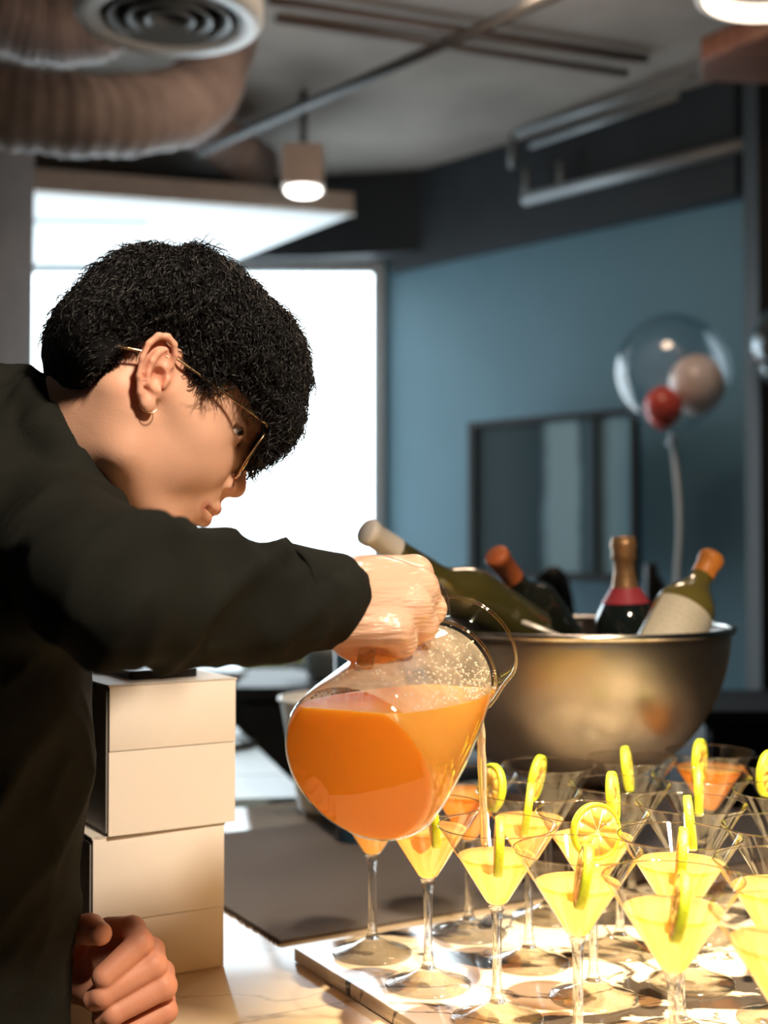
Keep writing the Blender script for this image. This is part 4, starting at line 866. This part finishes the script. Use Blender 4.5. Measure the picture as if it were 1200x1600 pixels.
# eyes
m_eye = mat('eye_white', (0.75, 0.70, 0.65), 0.15, coat=0.5); m_iris = mat('iris_dark', (0.02, 0.012, 0.008), 0.08, coat=1)
for s in (-1, 1):
    V, Fc = sphere_lathe(0.0113, 0, 14, 20); e_o = pmesh('eye', L2W(np.array(V) + np.array([0.0758, 0.0340 * s, 0.0202])), Fc, m_eye)
    V, Fc = lathe([(0.0064, 0.0095), (0.0052, 0.0105), (0.0027, 0.0116), (0.0, 0.0119)], 20)
    V = np.array(V) @ np.array(axis_mat((0, 0, 0), (0.84, 0.50 * s, -0.22), (0, 0, 1)).to_3x3()).T
    o = pmesh('iris', L2W(V + np.array([0.0758, 0.0340 * s, 0.0202])), Fc, m_iris, e_o)
for s in (-1, 1):
    V, Fc = tube(smoothpts([(0.0885, 0.022 * s, 0.0255), (0.0880, 0.031 * s, 0.0266), (0.0845, 0.041 * s, 0.0258), (0.0800, 0.0465 * s, 0.0238)], 12), [0.0004] + [0.0008] * 11 + [0.0003], 6)
    pmesh('eyelashes', L2W(np.array(V)), Fc, mat('lash_black', (0.01, 0.008, 0.007), 0.6))
# ---- hair
m_hair = mat('black_hair', (0.006, 0.006, 0.007), 0.38, spec=0.5)
outline = [P2L(u, v, 0) for u, v in ((108, 632), (84, 618), (67, 580), (64, 540), (70, 508), (88, 478), (118, 450), (142, 424), (172, 404), (200, 390), (235, 384), (262, 392), (290, 386), (320, 398), (352, 416), (385, 442), (410, 466), (440, 494), (460, 524), (470, 552), (476, 585), (470, 620), (468, 655), (455, 688), (432, 710), (405, 725), (388, 733))]
inner_ = [P2L(u, v, y) for u, v, y in ((400, 705, -0.03), (416, 672, -0.05), (408, 648, -0.06), (392, 628, -.066), (368, 604, -.067), (348, 594, -.068), (336, 604, -.069), (327, 608, -.069), (308, 596, -.069), (292, 580, -.069), (280, 558, -.069), (268, 535, -.069), (240, 524, -.069), (212, 538, -.069), (196, 546, -.069), (178, 560, -.067), (164, 578, -.065), (150, 596, -.060), (130, 612, -.050))]
def sd_poly(px, pz, poly):
    d = np.full(px.shape, 1e9); ins_ = np.zeros(px.shape, bool); n = len(poly)
    for i in range(n):
        ax_, az_ = poly[i]; bx_, bz_ = poly[(i + 1) % n]; ex, ez = bx_ - ax_, bz_ - az_
        t = np.clip(((px - ax_) * ex + (pz - az_) * ez) / (ex * ex + ez * ez + 1e-12), 0, 1)
        d = np.minimum(d, np.hypot(px - ax_ - t * ex, pz - az_ - t * ez))
        c = ((az_ > pz) != (bz_ > pz)) & (px < (bx_ - ax_) * (pz - az_) / (bz_ - az_ + 1e-12) + ax_); ins_ ^= c
    return np.where(ins_, -d, d)
po = [(q[0], q[2]) for q in outline]; pin = [(q[0], q[2]) for q in inner_]
hx_, hz_ = np.meshgrid(np.arange(-0.15, 0.16, 0.002), np.arange(-0.09, 0.17, 0.002), indexing='ij')
full = sd_poly(hx_, hz_, po + pin)
outer = sd_poly(hx_, hz_, po + [(0.09, -0.05), (0.0, -0.14), (-0.03, -0.12)])
dinn = np.full(hx_.shape, 1e9)
for i in range(len(pin) - 1):
    a_, b_2 = np.array(pin[i]), np.array(pin[i + 1]); e2 = b_2 - a_; t = np.clip(((hx_ - a_[0]) * e2[0] + (hz_ - a_[1]) * e2[1]) / (e2 @ e2), 0, 1); dinn = np.minimum(dinn, np.hypot(hx_ - a_[0] - t * e2[0], hz_ - a_[1] - t * e2[1]))
Wd = 0.073 + 0.014 * np.clip(dinn / 0.035, 0, 1); rr_ = np.clip(-outer / np.where(hz_ < 0.03, 0.040, 0.040 + 0.032 * np.clip((hz_ - 0.03) / 0.04, 0, 1)), 0, 1)
hh_ = Wd * np.sqrt(np.clip(1 - (1 - rr_) ** 2, 0, 1)); hh_[outer > 0] = -0.02 - outer[outer > 0]
ys = np.arange(-0.11, 0.112, 0.002)
fh = Field((-0.15, -0.11, -0.09), (0.158, 0.11, 0.168), 0.002)
nx, ny, nz = fh.n; nx = min(nx, hx_.shape[0]); nz = min(nz, hx_.shape[1])
fld = np.maximum(np.abs(fh.ax[1])[None, :, None] - hh_[:nx, None, :nz], full[:nx, None, :nz])
fh.v[:nx, :, :nz] = fld; fh.v[0] = fh.v[-1] = 0.1; fh.v[:, 0] = fh.v[:, -1] = 0.1; fh.v[:, :, 0] = fh.v[:, :, -1] = 0.1
AV, AF = fh.mesh(); AV = relax(AV, AF, 4, 0.5); AN = vnormals(AV, AF)
top_w = np.clip((AV[:, 2] - 0.0) / 0.06, 0, 1)
cap_V = AV + AN * (0.0035 * vnoise(AV * 90, 3) + 0.002 * vnoise(AV * 220, 5) - 0.003)[:, None] * (0.25 + 0.75 * top_w)[:, None]
cap_o = pmesh('hair', L2W(cap_V), AF, mat('black_hair_base', (0.005, 0.005, 0.006), 0.8, spec=0.2, bump=0.25, bscale=900))
locks = []; crown = np.array([-0.045, 0, 0.11]); pick = rng.choice(len(AV), min(15000, len(AV)), replace=False)
# keep to the side seen in the photo plus the top; the far side stays covered too
for i in pick:
    p, n_ = AV[i], AN[i]; tw = float(np.clip((p[2] + 0.050) / 0.09, 0.12, 1))
    insd = p[0] * 0 + (np.abs(p[1]) < 0.066 and p[2] < 0.02 and p[0] > 0.02)
    if n_[2] < -0.75: continue
    f0 = p - crown + np.array([0.05, 0, -0.02]); t_ = f0 - n_ * (f0 @ n_); t_ /= np.linalg.norm(t_) + 1e-9
    t_ = t_ + 0.7 * rng.normal(size=3) * tw + np.array([0.15, 0, -0.5 * (1 - tw)]); t_ -= n_ * (t_ @ n_); t_ /= np.linalg.norm(t_) + 1e-9
    bi = np.cross(n_, t_); ln = (0.006 + 0.022 * tw) * rng.uniform(0.6, 1.25); ph0 = rng.uniform(0, 6.28); cur = rng.uniform(4.0, 9.0); am = 0.0042 * tw * rng.uniform(0.4, 1.2)
    pts = []; lift = rng.uniform(-0.1, 0.30) * tw + 0.02
    for k in range(9):
        s = k / 8; pts.append(p - n_ * 0.003 + t_ * ln * s + n_ * (ln * lift * s * (1.2 - 0.9 * s) + am * math.sin(ph0 + cur * s)) + bi * am * (math.cos(ph0 + cur * s) - math.cos(ph0)))
    r0 = rng.uniform(0.00025, 0.00055)
    locks.append(tube(pts, [r0, r0 * 1.1, r0 * 1.1, r0 * 1.1, r0, r0 * 0.9, r0 * 0.75, r0 * 0.5, r0 * 0.2], 3))
# fringe hanging over the forehead, and sideburn
for _ in range(650):
    y = rng.uniform(-0.062, 0.062); tpos = rng.uniform(0, 1); root = np.array([0.098 - 4.5 * y * y, y, 0.075]) + rng.normal(size=3) * 0.006
    end = np.array([0.122 - 5.0 * y * y, y * 1.02, 0.010 + 4.0 * y * y]) + rng.normal(size=3) * 0.006; mid = (root + end) / 2 + np.array([0.014, 0, 0.004]) + rng.normal(size=3) * 0.004
    end = root + (end - root) * rng.uniform(0.55, 1.02)
    pp = smoothpts([root, mid * 0.7 + (root + end) / 2 * 0.3, end], 8); r0 = rng.uniform(0.0004, 0.0009); locks.append(tube(pp, np.linspace(r0, r0 * 0.25, len(pp)), 3))
for _ in range(160):
    u = rng.uniform(288, 352); v = float(np.interp(u, [288, 320, 352], [572, 590, 592])) + rng.uniform(-8, 6); a_ = P2L(u, v, -0.069); b_3 = P2L(u + rng.uniform(-6, 4), v + rng.uniform(8, 24) * (1 - abs(u - 322) / 60), -0.0705)
    locks.append(tube([a_, (a_ + b_3) / 2 + np.array([0, -0.001, 0]), b_3], [0.0006, 0.0005, 0.0001], 3))
for _ in range(260):
    f = rng.uniform(0, 1); u = np.interp(f, [0, .5, 1], [104, 150, 186]); v = np.interp(f, [0, .5, 1], [612, 590, 552]) ; yy = np.interp(f, [0, .5, 1], [-0.03, -0.058, -0.067]); a_ = P2L(u, v, yy); b_3 = P2L(u + rng.uniform(-2, 12), v + rng.uniform(4, 14), yy - 0.001)
    locks.append(tube([a_, b_3], [0.0006, 0.0001], 3))
LVv, LFf = join(*locks); tag(pmesh('curl', L2W(np.array(LVv)), LFf, m_hair, cap_o), kind='stuff')
for s in (-1, 1):
    bw_ = []
    for _ in range(110):
        f = rng.uniform(0, 1); a_ = np.array([0.100 - 0.012 * f * f - 0.004, s * (0.014 + 0.036 * f), 0.041 + 0.004 * math.sin(f * 3)]) + rng.normal(size=3) * 0.001
        bw_.append(tube([a_, a_ + np.array([-0.003, s * 0.007, 0.001])], [0.0004, 0.0001], 3))
    V, Fc = join(*bw_); pmesh('eyebrow', L2W(np.array(V)), Fc, m_hair)
# earring
m_gold = mat('gold', (0.85, 0.62, 0.35), 0.2, metal=1)
lobe = P2L(236, 634, -0.078); V, Fc = tube([lobe + np.array([0.0055 * math.cos(a), 0.0012 * math.sin(a), 0.0065 * math.sin(a)]) for a in np.linspace(0, 2 * math.pi, 28, endpoint=False)], 0.0005, 6, True)
pmesh('earring', L2W(np.array(V)), Fc, m_gold)

# ---- glasses
gls = thing('eyeglasses', 'thin gold-framed square eyeglasses worn by the person', 'glasses', L2W([0.1, 0, 0.015]))
go = L2W([0.1, 0, 0.015])
def gmesh(name, V, Fc, m, parent=None): return mobj(name, L2W(np.array(V)) - go, Fc, m, parent or gls)
m_lens = thin_glass('lens_glass', (0.93, 0.93, 0.92), 0.02, 1.5, (0.7, 0.7, 0.7))
def lens_outline(s, n=40):
    out = []
    for k in range(n):
        a = 2 * math.pi * k / n; c, d = math.cos(a), math.sin(a); q = (abs(c) ** 5 + abs(d) ** 5) ** (-1 / 5)
        y = 0.0275 * c * q; z = 0.0215 * d * q; yy = s * (0.0365 + y); out.append(np.array([0.1030 - 2.0 * yy * yy + 0.0035 + 0.10 * (0.0 - z) , yy, 0.0125 + z]))
    return out
for s in (-1, 1):
    lo2 = lens_outline(s); fr_m = gmesh('rim', *tube(lo2, 0.0012, 8, True), m_gold)
    c_ = sum(lo2) / len(lo2); V = lo2 + [c_]; Fc = [(i, (i + 1) % len(lo2), len(lo2)) for i in range(len(lo2))]; gmesh('lens', V, Fc, m_lens)
    hg = P2L(415, 662, -0.066) * np.array([1, 0, 1]) + np.array([0, 0.0675 * s, 0]); hg0 = np.array([lo2[4][0], s * 0.063, hg[2] - 0.002])
    te = P2L(278, 562, -0.075); t1 = P2L(205, 545, -0.075); t2 = P2L(172, 541, -0.073)
    tp = [hg0, hg] + [np.array([q[0], abs(q[1]) * s if q is not te else 0.0755 * s, q[2]]) for q in (te, t1, t2)]
    gmesh('temple', *tube([tp[0], tp[1], (tp[1] + tp[2]) / 2 + np.array([0, 0.002 * s, 0])] + smoothpts(tp[2:], 12), 0.0011, 8), m_gold)
gmesh('bridge', *tube(smoothpts([(0.1062, -0.0095, 0.020), (0.1095, 0, 0.023), (0.1062, 0.0095, 0.020)], 12), 0.0011, 8), m_gold)

# ---- shirt
m_shirt = mat('black_shirt_cloth', (0.0135, 0.015, 0.0125), 0.85, var=0.35, vscale=14, bump=0.3, bscale=700, spec=0.15)
sf = Field((-1.02, 0.72, 0.86), (0.06, 1.56, 1.62), 0.0055)
chE = P(-90, 880, 1.10); 
sf.cap(P(-125, 900, 1.12), P(-132, 1180, 1.08), 0.132, 0.132, 0.05); sf.cap(P(-132, 1180, 1.08), P(-150, 1640, 1.07), 0.134, 0.132, 0.05)
sf.cap(P(-130, 950, 1.25), hip + np.array([-0.02, 0.06, 0.0]), 0.13, 0.14, 0.06)
sf.cap(P(0, 712, 1.17), P(-180, 760, 1.20), 0.079, 0.11, 0.05); sf.cap(P(-20, 760, 1.15), P(-90, 930, 1.13), 0.085, 0.12, 0.05)
sf.cap(shR, P(-20, 770, 1.12), 0.052, 0.06, 0.04); sf.cap(shL, P(-60, 800, 1.2), 0.055, 0.06, 0.04)
sf.cap(shR, elR, 0.060, 0.0500, 0.03)
sf.chain([elR, P(300, 931, 0.915), P(420, 936, 0.965), P(505, 938, 1.012)], [0.0500, 0.0465, 0.0405, 0.0335], 0.012)
sf.cap(P(250, 978, 0.89), P(360, 984, 0.95), 0.022, 0.024, 0.02)
sf.chain([shL, elL, P(60, 1512, 1.19)], [0.055, 0.05, 0.038], 0.03)
# collar band round the neck
col = [P(30, 614, 1.16), P(66, 640, 1.105), P(84, 686, 1.082), P(116, 757, 1.07), P(152, 812, 1.072), P(172, 838, 1.09)]
sf.chain(col, [0.020, 0.021, 0.021, 0.020, 0.018, 0.016], 0.012)
sf.chain([P(30, 614, 1.16), P(34, 625, 1.22), P(46, 650, 1.26), P(80, 720, 1.275), P(150, 800, 1.26), P(175, 826, 1.2)], [0.018] * 6, 0.014)
# folds of the sleeve
def fold(u0, v0, u1, v1, dd, r=0.006, mode='add', k=0.012):
    def dep(u): return float(np.interp(u, [100, 190, 300, 420, 505], [0.93, 0.797, 0.868, 0.925, 0.978]))
    a = P(u0, v0, dep(u0) + dd); b = P(u1, v1, dep(u1) + dd); sf.cap(a, b, r, r * 0.7, k, mode)
for q in ((285, 812, 300, 905, 0.010), (350, 850, 395, 905, 0.010), (250, 830, 180, 930, 0.006), (430, 868, 440, 950, 0.006), (330, 940, 420, 985, 0.004), (210, 960, 320, 1015, 0.004), (130, 900, 160, 990, 0.0)): fold(*q)
SV, SF = sf.mesh(); SV = relax(SV, SF, 2, 0.5); SN = vnormals(SV, SF)
wq = SV + 0.02 * np.stack([vnoise(SV * 11, 1), vnoise(SV * 11, 4), vnoise(SV * 11, 6)], 1)
rot = np.array([[0.8, 0.0, 0.6], [0, 1, 0], [-0.6, 0, 0.8]]); wr_ = wq @ rot
ridg = (1 - np.abs(vnoise(wr_ * np.array([22, 9, 8]), 2))) ** 2; rid2 = (1 - np.abs(vnoise(wr_ * np.array([40, 16, 18]), 12))) ** 2; nz_ = vnoise(SV * 26, 9)
SV = SV + SN * (0.009 * (ridg - 0.35) + 0.004 * (rid2 - 0.35) + 0.0015 * nz_)[:, None]
shirt = pmesh('shirt', SV, SF, m_shirt)
# cuff with placket and button
ca0, ca1 = P(432, 936, 0.972), P(526, 939, 1.026); cd_ = ca1 - ca0; n_c = 48; V = []; Fc = []; rings = 9
cz = cd_ / np.linalg.norm(cd_); cxv = np.cross(cz, (0, 0, 1)); cxv /= np.linalg.norm(cxv); cyv = np.cross(cxv, cz) * -1
for i in range(rings):
    s = i / (rings - 1); 
    for k in range(n_c):
        a = 2 * math.pi * k / n_c; r = (0.0425 - 0.0055 * s) * (1 + 0.02 * math.sin(3 * a + 1) + 0.012 * math.sin(7 * a + 4 * s)); V.append(ca0 + cd_ * s + cxv * r * 0.98 * math.cos(a) + cyv * r * math.sin(a) * 1.04)
for i in range(rings - 1):
    for k in range(n_c): l = (k + 1) % n_c; Fc.append((i * n_c + k, i * n_c + l, (i + 1) * n_c + l, (i + 1) * n_c + k))
cu = pmesh('cuff', V, Fc, m_shirt, shirt); md = cu.modifiers.new('thick', 'SOLIDIFY'); md.thickness = 0.0025
bp_ = P(440, 1006, 0.97); V, Fc = lathe([(0.0, 0.001), (0.003, 0.001), (0.0055, 0.0018), (0.0055, 0.0), (0.0, 0.0)], 16)
Mb = np.array(axis_mat((0, 0, 0), (0.25, -0.75, -0.6)).to_3x3()); pmesh('button', np.array(V) @ Mb.T + bp_ + np.array([0.0, -0.006, -0.002]), Fc, mat('button_grey', (0.10, 0.10, 0.09), 0.3), shirt)
# ---- trousers and shoes
tf = Field((-0.98, 0.95, 0.05), (-0.45, 1.46, 1.02), 0.012)
tf.ell(hip + np.array([0, 0, -0.01]), (0.14, 0.17, 0.13), 0.05)
for dy in (-0.09, 0.09): tf.chain([hip + np.array([0, dy, -0.05]), np.array([-0.68, 1.20 + dy, 0.5]), np.array([-0.74, 1.20 + dy, 0.09])], [0.095, 0.075, 0.062], 0.03)
TV, TF = tf.mesh(); pmesh('trousers', relax(TV, TF, 2), TF, mat('black_trousers', (0.012, 0.012, 0.014), 0.8, bump=0.2, bscale=300))
m_shoe = mat('black_shoe', (0.012, 0.012, 0.012), 0.4)
for dy in (-0.09, 0.09):
    shf = Field((-0.86, 1.12 + dy, 0.0), (-0.52, 1.28 + dy, 0.16), 0.006); shf.v[:] = 0.3
    shf.cap((-0.78, 1.20 + dy, 0.045), (-0.60, 1.20 + dy, 0.038), 0.040, 0.034, 0.02); shf.cap((-0.74, 1.20 + dy, 0.05), (-0.74, 1.20 + dy, 0.10), 0.045, 0.042, 0.02); shf.v[:, :, 0] = 0.1
    V, Fc = shf.mesh(); pmesh('shoe', V, Fc, m_shoe)

# ---- gloved right hand on the pitcher handle
m_glove = mat('clear_glove', (0.78, 0.50, 0.36), 0.28, sss=0.3, sssr=(0.012, 0.006, 0.003), coat=0.5, bump=0.0)
nt = m_glove.node_tree; b = nt.nodes['Principled BSDF']; tcn = nt.nodes.new('ShaderNodeTexCoord'); mpn = nt.nodes.new('ShaderNodeMapping'); mpn.inputs['Rotation'].default_value = (0, 0.9, 0.3); mpn.inputs['Scale'].default_value = (30, 60, 260)
nn = nt.nodes.new('ShaderNodeTexNoise'); nn.inputs['Scale'].default_value = 1.0; nn.inputs['Detail'].default_value = 3; nt.links.new(tcn.outputs['Object'], mpn.inputs[0]); nt.links.new(mpn.outputs[0], nn.inputs[0])
bn = nt.nodes.new('ShaderNodeBump'); bn.inputs['Strength'].default_value = 0.9; bn.inputs['Distance'].default_value = 0.003; nt.links.new(nn.outputs['Fac'], bn.inputs['Height']); nt.links.new(bn.outputs[0], b.inputs['Normal'])
lo_, hi_ = fieldbox([P(470, 840, 0.95), P(720, 1070, 1.16)], 0.015)
gf = Field(lo_, hi_, 0.0016); O_ = -0.080
def GP(u, v, d): return P(u, v, d + O_)
gf.cap(GP(500, 935, 1.085), GP(560, 938, 1.12), 0.0300, 0.0335, 0.015)
gf.cap(GP(540, 900, 1.145), GP(646, 897, 1.165), 0.0175, 0.0165, 0.012); gf.cap(GP(540, 920, 1.125), GP(654, 918, 1.142), 0.018, 0.0165, 0.012)
gf.cap(GP(540, 948, 1.10), GP(645, 948, 1.115), 0.0180, 0.0155, 0.010); gf.cap(GP(535, 975, 1.09), GP(616, 984, 1.095), 0.0175, 0.0145, 0.010)
gf.ell(GP(590, 950, 1.13), (0.045, 0.03, 0.042), 0.012)
gf.chain([GP(648, 897, 1.165), GP(664, 930, 1.185), GP(650, 968, 1.215)], [0.0150, 0.0130, 0.0110], 0.005)
gf.chain([GP(655, 918, 1.142), GP(672, 952, 1.155), GP(648, 985, 1.19)], [0.0152, 0.0132, 0.0112], 0.005)
gf.chain([GP(646, 948, 1.115), GP(660, 975, 1.125), GP(628, 1003, 1.155)], [0.0148, 0.0128, 0.0112], 0.005)
gf.chain([GP(617, 984, 1.095), GP(628, 1003, 1.105), GP(590, 1018, 1.130)], [0.0140, 0.0118, 0.0108], 0.005)
gf.cap(GP(528, 978, 1.10), GP(562, 1012, 1.115), 0.0185, 0.0130, 0.010); gf.chain([GP(548, 1000, 1.11), GP(572, 1020, 1.125), GP(610, 1015, 1.16)], [0.0150, 0.0105, 0.0100], 0.005)
GV, GF_ = gf.mesh(); GV = relax(GV, GF_, 1, 0.4)
pmesh('glove', GV, GF_, m_glove)
